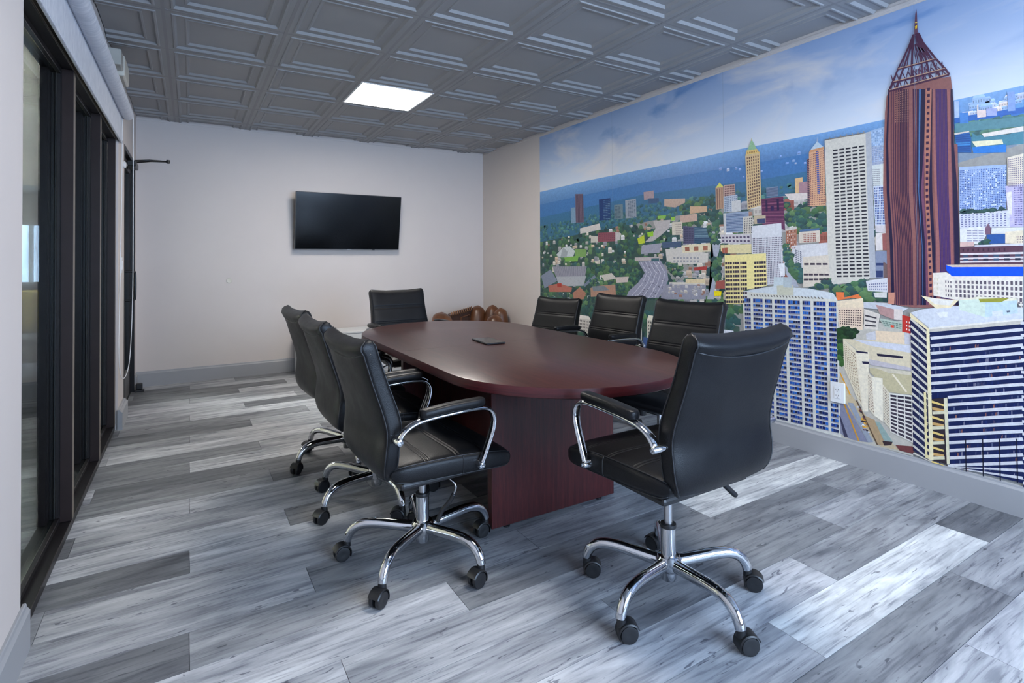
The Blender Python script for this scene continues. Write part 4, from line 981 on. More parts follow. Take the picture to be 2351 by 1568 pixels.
["p",12,[214,204,190],[2868,1174,3020,1183,3032,1016,2868,987]],
["g",13,[[70,60,72]],4,1,0.75,0.9,[2871,1137,3020,1137,3021,1125,2871,1123]],
["g",13,[[70,60,72]],5,2,0.85,0.4,[2870,1082,3024,1083,3025,1029,2870,1021]],
["t",11,[[50,84,82],[60,98,80],[44,72,76],[72,110,78],[90,122,82],[52,90,92]],60,20,44,[2751,1265,2776,1224,2832,1129,2864,1098,2859,1012,2791,1089,2750,1168]],
["t",10,[[50,84,82],[60,98,80],[44,72,76],[72,110,78],[90,122,82],[52,90,92]],60,18,38,[2753,1441,2844,1458,2868,1401,3013,1377,3009,1325,2843,1356]],
["p",10,[172,176,190],[2745,1160,2768,1136,2815,1042,2839,991,2798,990,2757,1072]],
["t",12,[[50,84,82],[60,98,80],[44,72,76],[72,110,78],[90,122,82],[52,90,92]],40,20,40,[2918,1014,3024,1040,3038,1003,2918,983]],
["t",11,[[50,84,82],[60,98,80],[44,72,76],[72,110,78],[90,122,82],[52,90,92]],40,16,36,[2170,1392,2268,1405,2256,1279,2191,1263]],
["p",10,[170,175,190],[2202,1299,2278,1296,2261,1207,2200,1070,2170,895,2220,898,2232,1053]],
["t",12,[[50,84,82],[60,98,80],[44,72,76],[72,110,78],[90,122,82],[52,90,92]],50,18,40,[2201,1171,2276,1180,2275,1027,2210,1007]],
["p",12,[160,85,78],[2240,1008,2310,1015,2310,956,2231,953]],
["p",13,[240,220,20],[2218,936,2276,935,2273,905,2220,907]],
["t",12,[[50,84,82],[60,98,80],[44,72,76],[72,110,78],[90,122,82],[52,90,92]],90,22,52,[3014,992,3123,1013,3226,1047,3225,994,3328,961,3324,924,3210,931,3152,959,3045,961]],
["p",13,[214,214,220],[3222,1039,3330,1059,3330,983,3232,983]],
["g",14,[[110,115,150]],9,3,0.6,0.5,[3234,1026,3328,1038,3327,989,3236,988]],
["p",13,[210,208,205],[3260,976,3326,983,3325,952,3267,951]],
["p",14,[214,214,206],[2450,944,3070,932,3081,142,3071,139,2469,124]],
["p",15,[206,214,220],[2450,944,2596,974,2676,988,2907,983,3045,963,3070,926,2829,933]],
["p",16,[196,208,214],[2676,1047,2796,1047,2796,983,2675,985]],
["p",17,[178,190,196],[2740,1049,2796,1047,2796,983,2741,984]],
["p",16,[196,196,178],[2697,992,2807,1001,2807,936,2700,933]],
["g",17,[[110,105,100]],24,1,0.35,1,[2506,928,2989,937,2997,925,2512,915]],
["p",15,[150,150,158],[2464,901,2510,902,2516,140,2472,139]],
["g",16,[[24,62,148],[18,44,104],[32,86,172],[16,32,78],[40,104,190],[22,52,126],[26,36,70]],3,26,0.86,0.7,[2464,901,2510,902,2516,140,2472,139]],
["g",17,[[206,204,204]],1,26,1,0.2,[2464,879,2510,880,2515,118,2472,116]],
["p",15,[150,150,158],[2528,903,2597,904,2606,143,2536,141]],
["g",16,[[24,62,148],[18,44,104],[32,86,172],[16,32,78],[40,104,190],[22,52,126],[26,36,70]],4,26,0.86,0.7,[2528,903,2597,904,2606,143,2536,141]],
["g",17,[[206,204,204]],1,26,1,0.2,[2528,881,2597,882,2606,121,2536,119]],
["p",15,[150,150,158],[2613,904,2663,905,2670,145,2620,143]],
["g",16,[[24,62,148],[18,44,104],[32,86,172],[16,32,78],[40,104,190],[22,52,126],[26,36,70]],4,26,0.86,0.7,[2613,904,2663,905,2670,145,2620,143]],
["g",17,[[206,204,204]],1,26,1,0.2,[2612,883,2663,884,2670,124,2619,122]],
["p",15,[150,150,158],[2680,905,2753,907,2761,148,2688,146]],
["g",16,[[24,62,148],[18,44,104],[32,86,172],[16,32,78],[40,104,190],[22,52,126],[26,36,70]],4,26,0.86,0.7,[2680,905,2753,907,2761,148,2688,146]],
["g",17,[[206,204,204]],1,26,1,0.2,[2680,884,2753,886,2761,127,2688,124]],
["p",15,[150,150,158],[2772,907,2846,909,2855,151,2780,148]],
["g",16,[[24,62,148],[18,44,104],[32,86,172],[16,32,78],[40,104,190],[22,52,126],[26,36,70]],5,26,0.86,0.7,[2772,907,2846,909,2855,151,2780,148]],
["g",17,[[206,204,204]],1,26,1,0.2,[2772,886,2846,888,2855,130,2780,128]],
["p",15,[150,150,158],[2863,909,2912,910,2921,153,2871,151]],
["g",16,[[24,62,148],[18,44,104],[32,86,172],[16,32,78],[40,104,190],[22,52,126],[26,36,70]],4,26,0.86,0.7,[2863,909,2912,910,2921,153,2871,151]],
["g",17,[[206,204,204]],1,26,1,0.2,[2862,889,2912,890,2921,133,2871,131]],
["p",15,[150,150,158],[2930,910,3002,912,3011,156,2939,153]],
["g",16,[[24,62,148],[18,44,104],[32,86,172],[16,32,78],[40,104,190],[22,52,126],[26,36,70]],4,26,0.86,0.7,[2930,910,3002,912,3011,156,2939,153]],
["g",17,[[206,204,204]],1,26,1,0.2,[2930,890,3002,892,3011,136,2939,134]],
["p",15,[150,150,158],[3020,912,3062,913,3069,158,3027,156]],
["g",16,[[24,62,148],[18,44,104],[32,86,172],[16,32,78],[40,104,190],[22,52,126],[26,36,70]],4,26,0.86,0.7,[3020,912,3062,913,3069,158,3027,156]],
["g",17,[[206,204,204]],1,26,1,0.2,[3019,892,3062,893,3069,138,3027,137]],
["p",12,[190,186,176],[3067,770,3443,845,3438,143,3066,28]],
["p",13,[228,206,182],[3060,882,3211,897,3202,765,3076,771]],
["g",14,[[84,62,66]],10,7,0.5,0.55,[3076,871,3201,881,3195,784,3079,784]],
["p",14,[226,120,70],[3061,970,3107,971,3107,941,3182,964,3207,937,3145,941,3065,921]],
["p",14,[232,214,186],[3068,918,3207,943,3210,893,3068,882]],
["p",13,[196,200,208],[3209,922,3328,924,3425,903,3386,875,3293,888,3210,888]],
["p",14,[176,140,138],[3270,912,3360,893,3360,838,3293,861]],
["p",14,[216,206,200],[3359,895,3400,896,3398,838,3358,838]],
["p",14,[214,206,196],[3211,885,3293,861,3278,777,3210,774]],
["g",15,[[70,66,74]],1,3,0.9,0.35,[3213,862,3279,849,3272,784,3212,781]],
["p",14,[176,190,176],[3285,840,3400,827,3397,787,3313,796]],
["g",15,[[120,140,130]],6,3,0.7,0.6,[3293,831,3397,821,3394,790,3313,800]],
["p",16,[214,70,50],[3343,808,3359,807,3358,795,3343,796]],
["p",14,[186,52,46],[3397,867,3438,859,3436,773,3396,779]],
["g",15,[[236,220,216]],2,3,0.4,0.5,[3411,843,3436,838,3434,780,3411,785]],
["t",14,[[44,74,44],[60,96,50],[36,58,42]],50,22,44,[3074,763,3179,767,3172,727,3104,703,3083,509,3072,587]],
["p",15,[228,206,178],[3268,770,3405,777,3407,712,3271,715]],
["p",14,[200,200,206],[3219,748,3268,769,3271,715,3222,718]],
["p",14,[196,196,204],[3405,773,3439,773,3438,716,3407,713]],
["p",15,[216,204,176],[3098,705,3271,718,3438,714,3438,580,3234,586,3174,650]],
["p",16,[206,208,218],[3149,709,3435,712,3438,673,3236,685]],
["p",16,[40,36,60],[3273,647,3399,651,3396,638,3277,634]],
["p",17,[190,184,190],[3228,611,3437,597,3436,579,3241,579]],
["p",16,[226,214,188],[3098,705,3171,645,3200,338,3178,364,3102,545]],
["g",17,[[130,98,70]],7,14,0.45,0.4,[3104,679,3163,633,3193,352,3106,549]],
["p",17,[232,222,200],[3165,644,3234,650,3226,321,3199,315]],
["p",18,[44,42,70],[3167,647,3228,648,3228,639,3170,637]],
["p",18,[44,42,70],[3198,593,3235,596,3233,583,3202,580]],
["p",18,[192,182,148],[3236,563,3438,573,3438,458,3334,449,3299,488,3241,537]],
["p",19,[206,198,178],[3248,569,3436,578,3436,558,3330,553]],
["l",19,[232,222,200],9,[3350,549,3413,468]],
["p",18,[224,212,190],[3227,543,3248,516,3262,300,3230,338]],
["g",19,[[120,92,76]],3,12,0.4,0.4,[3228,528,3246,508,3259,314,3230,345]],
["p",18,[236,228,208],[3248,516,3301,518,3301,283,3259,307]],
["p",18,[220,210,188],[3300,488,3334,447,3334,259,3303,288]],
["g",19,[[116,92,80]],4,12,0.4,0.4,[3302,477,3330,442,3331,269,3304,295]],
["p",18,[226,222,212],[3333,447,3438,455,3440,212,3334,240]],
["g",19,[[54,48,62],[70,62,74]],3,11,0.84,0.6,[3335,442,3437,450,3438,215,3336,243]],
["p",14,[198,180,148],[3075,484,3109,435,3238,263,3378,154,3285,148,3070,348]],
["p",15,[132,134,156],[3076,335,3111,341,3224,152,3150,143,3105,149,3077,162]],
["l",16,[206,150,60],9,[3100,335,3176,147]],
["p",16,[150,158,172],[3119,347,3149,350,3250,161,3224,152]],
["p",16,[60,60,84],[3072,261,3078,262,3119,153,3098,147]],
["p",16,[176,150,116],[3210,294,3259,284,3312,164,3271,153]],
["p",17,[146,168,162],[3260,277,3283,279,3347,189,3312,165]],
["p",17,[60,44,48],[3295,181,3345,190,3339,171,3305,158]],
["l",17,[96,76,60],7,[3167,369,3271,153]],
["l",17,[226,160,50],7,[3079,509,3134,393]],
["p",17,[110,60,60],[3358,177,3441,194,3441,155,3378,154]],
["t",17,[[60,50,60],[220,220,225],[110,60,60],[230,170,60]],24,8,14,[3167,338,3189,336,3237,210,3209,202]],
["p",9,[170,190,226],[3632,1929,3651,1925,3652,1844,3632,1848]],
["p",9,[70,130,200],[3653,1867,3686,1862,3687,1810,3653,1815]],
["p",9,[226,206,200],[3720,1864,3753,1859,3754,1825,3721,1828]],
["p",9,[160,170,215],[3754,1863,3793,1858,3793,1822,3755,1828]],
["p",9,[130,160,212],[3831,1920,3856,1917,3858,1829,3832,1832]],
["p",9,[222,214,206],[3737,1749,3885,1753,3885,1730,3745,1731]],
["p",9,[226,222,190],[3698,1720,3810,1708,3814,1687,3714,1691]],
["p",9,[40,120,200],[3699,1692,3824,1682,3824,1646,3704,1663]],
["p",8,[84,134,146],[3632,1819,3886,1797,3885,1753,3633,1776]],
["p",8,[40,100,180],[3634,1850,3886,1837,3886,1814,3633,1822]],
["p",10,[34,92,158],[3632,1769,3688,1770,3696,1739,3696,1667,3642,1677]],
["g",11,[[60,130,190],[28,76,140]],1,9,1,0.5,[3634,1764,3693,1760,3694,1671,3642,1680]],
["p",11,[206,200,190],[3630,1773,3688,1772,3691,1766,3631,1764]],
["p",10,[158,180,218],[3648,1605,3825,1590,3821,1385,3647,1382]],
["g",11,[[70,96,160],[214,220,232],[110,140,200],[84,110,172],[60,84,140]],26,24,0.6,0.62,[3649,1589,3825,1578,3820,1390,3648,1387]],
["p",11,[226,214,196],[3828,1621,3884,1631,3882,1470,3827,1476]],
["g",12,[[130,120,140]],8,14,0.5,0.5,[3830,1614,3884,1619,3882,1480,3829,1486]],
["p",11,[190,182,214],[3819,1492,3882,1494,3880,1302,3831,1305]],
["g",12,[[84,80,140],[140,140,190]],8,17,0.55,0.55,[3850,1483,3882,1482,3880,1307,3849,1309]],
["p",11,[222,216,206],[3822,1462,3841,1465,3841,1360,3830,1360]],
["t",12,[[40,66,72],[50,80,76]],40,12,20,[3647,1393,3818,1392,3818,1380,3647,1380]],
["p",12,[206,208,220],[3646,1379,3832,1380,3832,1303,3648,1307]],
["g",13,[[104,108,150],[130,134,170]],12,6,0.45,0.5,[3649,1374,3825,1371,3825,1307,3650,1310]],
["p",12,[222,222,226],[3648,1306,3744,1311,3748,1267,3724,1226,3648,1241]],
["g",13,[[150,150,172]],3,5,0.8,0.4,[3672,1301,3740,1297,3740,1238,3674,1240]],
["p",12,[216,216,222],[3768,1303,3880,1300,3879,1271,3767,1276]],
["p",13,[40,84,150],[3749,1272,3816,1272,3816,1230,3751,1230]],
["p",13,[226,212,186],[3817,1283,3880,1286,3879,1225,3816,1230]],
["g",14,[[70,50,90]],4,3,0.5,0.5,[3855,1263,3879,1263,3879,1229,3856,1229]],
["p",14,[120,90,110],[3744,1302,3756,1325,3766,1301,3763,1273,3745,1272]],
["t",13,[[40,66,72],[50,84,70]],20,12,20,[3724,1238,3755,1247,3763,1227,3724,1223]],
["p",12,[210,176,170],[3648,1240,3702,1241,3702,1219,3647,1217]],
["p",13,[92,62,78],[3647,1216,3879,1219,3878,1135,3647,1132]],
["l",14,[216,206,206],9,[3648,1182,3878,1185]],
["l",14,[216,206,206],9,[3647,1160,3878,1165]],
["l",14,[216,206,206],9,[3647,1144,3878,1150]],
["g",14,[[60,40,58]],9,1,0.3,0.9,[3651,1209,3823,1209,3823,1194,3650,1193]],
["g",14,[[60,84,110],[40,44,66]],6,2,0.5,0.6,[3650,1180,3878,1183,3878,1149,3651,1146]],
["p",14,[206,204,216],[3704,1224,3879,1228,3879,1218,3704,1216]],
["p",14,[138,90,88],[3337,2030,3352,2058,3449,2061,3518,2062,3552,2061,3620,2054,3629,1944,3630,1722,3644,1715,3643,1221,3643,936,3509,913,3447,909,3372,917,3331,937,3328,1229,3314,1522,3319,1722,3328,1943]],
["p",15,[98,66,92],[3543,2013,3548,1737,3549,1496,3547,1223,3551,929,3645,936,3645,1221,3641,1486,3630,1722,3619,1992]],
["p",16,[28,22,58],[3346,2067,3332,1778,3332,1520,3344,1228,3349,915,3363,916,3359,1228,3345,1519,3342,1776,3352,2065]],
["p",16,[58,32,64],[3377,2059,3375,1770,3372,1516,3389,1227,3388,918,3391,918,3393,1227,3376,1515,3379,1769,3381,2058]],
["p",16,[58,32,64],[3384,2057,3383,1768,3380,1515,3396,1227,3395,918,3399,919,3400,1227,3384,1515,3387,1768,3388,2055]],
["p",16,[58,32,64],[3392,2055,3390,1767,3387,1514,3403,1227,3402,919,3406,919,3407,1227,3391,1514,3394,1766,3396,2053]],
["p",16,[58,32,64],[3400,2052,3397,1766,3395,1513,3411,1227,3409,919,3413,920,3414,1227,3399,1513,3402,1765,3404,2051]],
["p",16,[58,32,64],[3407,2050,3405,1764,3402,1513,3418,1226,3416,920,3420,920,3422,1226,3406,1512,3409,1763,3411,2049]],
["p",16,[58,32,64],[3415,2048,3412,1763,3409,1512,3425,1226,3423,920,3427,921,3429,1226,3413,1511,3416,1762,3419,2047]],
["p",16,[58,32,64],[3422,2046,3420,1761,3417,1511,3432,1226,3430,921,3434,921,3436,1226,3421,1511,3424,1761,3426,2045]],
["p",16,[58,32,64],[3430,2044,3427,1760,3424,1510,3439,1226,3437,921,3441,922,3443,1226,3428,1510,3431,1759,3434,2043]],
["p",16,[58,32,64],[3437,2042,3434,1759,3431,1509,3446,1226,3444,922,3448,922,3449,1226,3435,1509,3438,1758,3441,2041]],
["p",16,[66,36,72],[3459,2036,3457,1754,3454,1507,3466,1225,3464,923,3468,924,3470,1225,3457,1507,3461,1754,3464,2035]],
["p",16,[66,36,72],[3468,2034,3465,1753,3460,1506,3472,1225,3471,924,3474,924,3476,1225,3464,1506,3469,1752,3473,2032]],
["p",16,[66,36,72],[3477,2031,3473,1751,3467,1505,3479,1225,3477,924,3481,924,3482,1225,3470,1505,3477,1751,3482,2030]],
["p",16,[70,40,70],[3359,2064,3354,1774,3353,1518,3365,1228,3369,917,3373,917,3370,1228,3357,1518,3359,1773,3363,2063]],
["p",16,[70,40,70],[3368,2061,3366,1772,3363,1517,3378,1227,3379,917,3383,918,3384,1227,3367,1516,3370,1771,3372,2060]],
["p",17,[28,22,58],[3484,2029,3477,1751,3472,1505,3486,1225,3484,925,3505,926,3505,1224,3489,1503,3507,1745,3514,2021]],
["p",18,[70,110,160],[3487,2028,3482,1750,3478,1504,3491,1225,3490,925,3492,925,3493,1225,3481,1504,3488,1749,3495,2026]],
["p",17,[110,66,92],[3514,2021,3507,1745,3489,1503,3505,1224,3505,926,3516,927,3514,1224,3502,1502,3509,1745,3516,2020]],
["p",18,[172,114,98],[3516,2020,3507,1745,3506,1501,3514,1224,3516,927,3537,928,3533,1224,3523,1499,3533,1740,3542,2013]],
["p",19,[54,28,62],[3523,2023,3535,2021,3534,2007,3523,2008]],
["p",19,[54,28,62],[3523,1993,3534,1991,3534,1977,3522,1978]],
["p",19,[54,28,62],[3522,1963,3533,1962,3533,1947,3521,1948]],
["p",19,[54,28,62],[3521,1933,3532,1932,3532,1917,3520,1919]],
["p",19,[54,28,62],[3520,1903,3531,1902,3531,1887,3520,1889]],
["p",19,[54,28,62],[3519,1873,3530,1872,3530,1858,3519,1859]],
["p",19,[54,28,62],[3518,1844,3529,1842,3529,1828,3518,1829]],
["p",19,[54,28,62],[3517,1814,3528,1813,3528,1798,3517,1799]],
["p",19,[54,28,62],[3516,1784,3527,1783,3527,1768,3516,1769]],
["p",19,[54,28,62],[3515,1754,3526,1753,3526,1738,3515,1739]],
["p",19,[54,28,62],[3514,1724,3525,1723,3525,1708,3514,1709]],
["p",19,[54,28,62],[3514,1694,3525,1693,3525,1679,3513,1679]],
["p",19,[54,28,62],[3513,1664,3524,1663,3524,1649,3513,1649]],
["p",19,[54,28,62],[3512,1634,3524,1633,3523,1619,3512,1619]],
["p",19,[54,28,62],[3512,1604,3523,1603,3523,1589,3512,1589]],
["p",19,[54,28,62],[3511,1574,3522,1573,3522,1559,3511,1559]],
["p",19,[54,28,62],[3511,1544,3522,1543,3522,1529,3510,1529]],
["p",19,[54,28,62],[3510,1514,3521,1514,3521,1499,3510,1499]],
["p",19,[54,28,62],[3510,1483,3522,1484,3521,1469,3510,1469]],
["p",19,[54,28,62],[3511,1453,3522,1453,3522,1439,3511,1439]],
["p",19,[54,28,62],[3512,1423,3523,1423,3523,1409,3512,1408]],
["p",19,[54,28,62],[3513,1393,3524,1393,3524,1379,3513,1378]],
["p",19,[54,28,62],[3514,1363,3525,1363,3525,1349,3514,1348]],
["p",19,[54,28,62],[3515,1333,3526,1333,3526,1319,3514,1318]],
["p",19,[54,28,62],[3516,1303,3527,1303,3527,1289,3515,1288]],
["p",19,[54,28,62],[3516,1273,3528,1274,3527,1259,3516,1258]],
["p",19,[54,28,62],[3517,1243,3528,1244,3528,1229,3517,1228]],
["p",19,[54,28,62],[3518,1213,3529,1214,3529,1199,3518,1198]],
["p",19,[54,28,62],[3518,1183,3530,1184,3529,1169,3518,1168]],
["p",19,[54,28,62],[3519,1153,3530,1154,3530,1140,3519,1138]],
["p",19,[54,28,62],[3519,1123,3530,1124,3530,1110,3519,1108]],
["p",19,[54,28,62],[3520,1093,3531,1094,3531,1080,3519,1078]],
["p",19,[54,28,62],[3520,1063,3531,1065,3531,1050,3520,1048]],
["p",19,[54,28,62],[3520,1033,3532,1035,3531,1020,3520,1019]],
["p",19,[54,28,62],[3521,1003,3532,1005,3532,991,3521,989]],
["p",19,[54,28,62],[3521,973,3532,975,3532,961,3521,959]],
["p",18,[28,22,58],[3542,2013,3533,1740,3525,1499,3533,1224,3537,928,3549,929,3546,1223,3538,1498,3539,1739,3545,2013]],
["p",17,[70,46,110],[3560,2008,3560,1735,3559,1495,3567,1223,3569,931,3572,931,3570,1223,3563,1495,3563,1734,3563,2008]],
["p",17,[70,46,110],[3566,2007,3566,1734,3566,1495,3573,1223,3575,931,3577,931,3576,1223,3569,1494,3569,1733,3568,2006]],
["p",17,[70,46,110],[3571,2005,3572,1733,3572,1494,3579,1223,3580,931,3583,932,3582,1223,3575,1494,3575,1732,3574,2004]],
["p",17,[70,46,110],[3577,2004,3578,1732,3578,1493,3585,1223,3586,932,3589,932,3588,1222,3581,1493,3581,1731,3580,2003]],
["p",17,[70,46,110],[3583,2002,3584,1731,3584,1493,3590,1222,3591,932,3594,932,3593,1222,3587,1492,3587,1730,3585,2001]],
["p",17,[70,46,110],[3588,2001,3590,1730,3590,1492,3596,1222,3597,933,3600,933,3599,1222,3593,1492,3593,1729,3591,2000]],
["p",17,[70,46,110],[3594,1999,3596,1728,3596,1491,3602,1222,3603,933,3605,933,3605,1222,3599,1491,3598,1728,3597,1998]],
["p",17,[70,46,110],[3599,1998,3601,1727,3602,1491,3608,1222,3608,933,3611,934,3611,1222,3605,1490,3604,1727,3602,1997]],
["p",17,[150,96,96],[3544,2013,3544,1738,3547,1497,3551,1223,3553,930,3566,930,3566,1223,3558,1495,3555,1736,3557,2009]],
["p",17,[146,92,92],[3605,1996,3606,1727,3606,1490,3610,1222,3612,934,3624,934,3623,1222,3619,1489,3618,1724,3618,1992]],
["p",17,[28,22,58],[3621,1992,3620,1724,3624,1488,3626,1222,3626,935,3643,936,3645,1221,3641,1486,3629,1722,3628,1990]],
["p",17,[200,140,120],[3334,979,3364,983,3361,919,3333,920]],
["g",18,[[160,120,110]],8,14,0.5,0.5,[3374,2039,3441,2043,3440,1868,3374,1879]],
["l",16,[74,40,66],9,[3347,2053,3393,2159,3445,2263,3464,2313]],
["l",16,[74,40,66],9,[3615,2064,3598,2099,3561,2159,3507,2259,3488,2314]],
["l",16,[74,40,66],9,[3455,2053,3456,2176,3464,2303]],
["l",16,[74,40,66],9,[3380,2057,3419,2158,3457,2267,3469,2311]],
["l",16,[74,40,66],9,[3579,2062,3543,2161,3499,2265,3481,2313]],
["l",16,[74,40,66],9,[3505,2058,3498,2176,3480,2310]],
["l",16,[74,40,66],9,[3537,2058,3519,2169,3488,2294]],
["l",17,[74,40,66],9,[3347,2053,3615,2064]],
["l",17,[74,40,66],9,[3368,2094,3601,2095]],
["l",17,[74,40,66],9,[3392,2158,3563,2158]],
["l",17,[74,40,66],9,[3446,2259,3505,2260]],
["l",17,[74,40,66],9,[3461,2313,3489,2315]],
["l",18,[186,150,124],4,[3350,2061,3610,2070]],
["l",18,[186,150,124],4,[3370,2100,3598,2101]],
["l",18,[186,150,124],4,[3394,2162,3559,2162]],
["l",16,[74,40,66],4.5,[3356,2054,3393,2156]],
["l",16,[74,40,66],4.5,[3380,2054,3360,2139]],
["l",16,[74,40,66],4.5,[3387,2055,3418,2154]],
["l",16,[74,40,66],4.5,[3410,2055,3387,2137]],
["l",16,[74,40,66],4.5,[3417,2055,3443,2151]],
["l",16,[74,40,66],4.5,[3440,2056,3414,2134]],
["l",16,[74,40,66],4.5,[3447,2056,3468,2149]],
["l",16,[74,40,66],4.5,[3469,2057,3440,2131]],
["l",16,[74,40,66],4.5,[3476,2057,3492,2146]],
["l",16,[74,40,66],4.5,[3498,2057,3466,2129]],
["l",16,[74,40,66],4.5,[3505,2058,3516,2144]],
["l",16,[74,40,66],4.5,[3526,2058,3492,2126]],
["l",16,[74,40,66],4.5,[3533,2059,3540,2142]],
["l",16,[74,40,66],4.5,[3554,2059,3517,2123]],
["l",16,[74,40,66],4.5,[3560,2060,3563,2139]],
["l",16,[74,40,66],4.5,[3581,2060,3541,2121]],
["l",16,[74,40,66],4.5,[3587,2061,3586,2137]],
["l",16,[74,40,66],4.5,[3608,2061,3566,2119]],
["l",16,[74,40,66],4,[3408,2162,3440,2259]],
["l",16,[74,40,66],4,[3433,2154,3449,2266]],
["l",16,[74,40,66],4,[3434,2161,3450,2260]],
["l",16,[74,40,66],4,[3456,2156,3457,2263]],
["l",16,[74,40,66],4,[3460,2161,3461,2260]],
["l",16,[74,40,66],4,[3478,2158,3464,2261]],
["l",16,[74,40,66],4,[3485,2161,3471,2261]],
["l",16,[74,40,66],4,[3500,2160,3472,2258]],
["l",16,[74,40,66],4,[3511,2160,3481,2261]],
["l",16,[74,40,66],4,[3522,2162,3480,2255]],
["l",16,[74,40,66],4,[3535,2160,3491,2261]],
["l",16,[74,40,66],4,[3543,2164,3488,2253]],
["l",16,[74,40,66],4,[3449,2260,3466,2309]],
["l",16,[74,40,66],4,[3463,2260,3472,2307]],
["l",16,[74,40,66],4,[3477,2260,3477,2305]],
["l",16,[74,40,66],4,[3491,2261,3483,2303]],
["g",16,[[104,72,96],[84,52,80]],5,4,0.6,0.7,[3456,2137,3519,2137,3521,2060,3455,2053]],
["p",17,[104,70,88],[3475,2422,3479,2446,3482,2419,3483,2374,3485,2320,3469,2317,3471,2372]],
["p",18,[236,190,40],[3473,2355,3483,2362,3482,2345,3475,2338]],
["p",18,[236,200,90],[3474,2377,3483,2375,3483,2370,3474,2372]],
["p",18,[228,220,208],[3536,1089,3591,1093,3625,1076,3877,1080,3875,933,3850,967,3639,958,3537,976]],
["g",19,[[92,84,96],[120,110,120]],16,4,0.55,0.66,[3624,1057,3877,1062,3876,961,3625,971]],
["g",19,[[92,84,96]],3,4,0.42,0.5,[3584,1059,3615,1056,3615,968,3585,971]],
["g",19,[[196,188,160]],3,4,0.5,0.5,[3540,1072,3559,1067,3559,977,3541,981]],
["g",19,[[110,100,110]],4,2,0.5,0.5,[3857,967,3876,968,3875,938,3856,938]],
["p",19,[0,78,216],[3590,1129,3616,1122,3878,1123,3877,1081,3615,1074,3592,1103]],
["p",20,[206,186,170],[3590,1130,3878,1135,3878,1123,3616,1119]],
["p",19,[206,210,218],[3433,881,3490,904,3622,929,3875,941,3875,887,3516,808]],
["p",20,[232,218,182],[3483,973,3540,963,3640,958,3609,921,3548,911]],
["p",20,[226,222,214],[3509,963,3622,957,3605,931,3544,932]],
["p",20,[206,220,206],[3640,958,3716,980,3743,960,3739,886,3641,913]],
["p",20,[190,210,216],[3743,960,3855,977,3857,914,3739,886]],
["p",21,[226,222,200],[3640,959,3716,981,3855,980,3853,971,3743,955,3717,969]],
["p",22,[150,150,60],[3718,970,3831,981,3798,959,3723,954]],
["p",21,[226,228,232],[3548,892,3596,898,3594,874,3565,867]],
["p",21,[214,218,226],[3767,915,3805,923,3806,899,3767,891]],
["p",22,[90,100,120],[3818,922,3831,925,3831,917,3820,914]],
["l",20,[176,172,168],9,[3433,881,3516,808]],
["p",20,[196,190,180],[3516,809,3875,891,3875,868,3516,789]],
["l",21,[226,222,214],8,[3516,808,3875,888]],
["p",20,[30,34,70],[3434,878,3518,803,3529,151,3490,153,3440,174,3439,536]],
["l",21,[206,200,188],11,[3436,852,3518,774]],
["l",21,[206,200,188],11,[3436,814,3518,736]],
["l",21,[206,200,188],11,[3436,775,3519,699]],
["l",21,[206,200,188],11,[3437,737,3519,661]],
["l",21,[206,200,188],11,[3437,698,3520,624]],
["l",21,[206,200,188],11,[3437,660,3520,586]],
["l",21,[206,200,188],11,[3437,621,3521,549]],
["l",21,[206,200,188],11,[3438,583,3521,511]],
["l",21,[206,200,188],11,[3438,544,3522,474]],
["l",21,[206,200,188],11,[3438,506,3522,437]],
["l",21,[206,200,188],11,[3438,467,3523,399]],
["l",21,[206,200,188],11,[3439,429,3523,362]],
["l",21,[206,200,188],11,[3439,390,3523,325]],
["l",21,[206,200,188],11,[3439,352,3524,287]],
["l",21,[206,200,188],11,[3439,314,3524,250]],
["l",21,[206,200,188],11,[3440,275,3525,213]],
["l",21,[206,200,188],11,[3440,237,3525,176]],
["l",21,[206,200,188],11,[3440,199,3526,138]],
["l",21,[206,200,188],11,[3441,161,3526,101]],
["p",22,[232,218,176],[3434,881,3518,805,3518,793,3435,858]],
["p",19,[16,30,76],[3518,802,3875,885,3866,155,3596,150,3527,149]],
["l",21,[206,206,210],14,[3523,760,3874,843]],
["l",21,[206,206,210],14,[3523,722,3874,808]],
["p",20,[84,92,120],[3533,711,3538,713,3538,693,3533,691]],
["p",20,[20,36,90],[3550,713,3556,720,3555,697,3550,696]],
["p",20,[120,120,140],[3558,720,3564,716,3564,699,3558,698]],
["p",20,[70,60,90],[3576,725,3582,725,3581,704,3576,702]],
["p",20,[128,84,78],[3601,725,3606,732,3606,710,3600,708]],
["p",20,[20,36,90],[3631,734,3637,736,3637,718,3631,716]],
["p",20,[20,36,90],[3640,738,3645,741,3645,720,3640,718]],
["p",20,[20,36,90],[3680,750,3685,747,3684,730,3679,728]],
["p",20,[150,100,84],[3701,751,3706,757,3706,735,3701,734]],
["p",20,[128,84,78],[3710,751,3715,756,3714,737,3709,736]],
["l",21,[206,206,210],14,[3522,684,3873,773]],
["p",20,[20,36,90],[3567,679,3573,686,3572,664,3567,663]],
["p",20,[24,40,96],[3599,693,3604,691,3604,672,3599,671]],
["p",20,[20,36,90],[3647,704,3652,703,3652,685,3647,683]],
["p",20,[24,40,96],[3732,721,3737,727,3737,707,3732,705]],
["p",20,[60,66,100],[3739,724,3744,725,3743,708,3738,707]],
["p",20,[60,66,100],[3753,730,3758,729,3758,712,3753,711]],
["p",20,[20,36,90],[3761,734,3765,732,3765,714,3760,713]],
["p",20,[20,36,90],[3783,737,3788,737,3787,720,3783,719]],
["p",20,[20,36,90],[3790,741,3794,737,3794,722,3789,720]],
["p",20,[20,36,90],[3798,739,3803,743,3803,724,3798,723]],
["p",20,[20,36,90],[3819,744,3824,747,3824,729,3819,728]],
["p",20,[20,36,90],[3854,757,3858,752,3858,738,3853,737]],
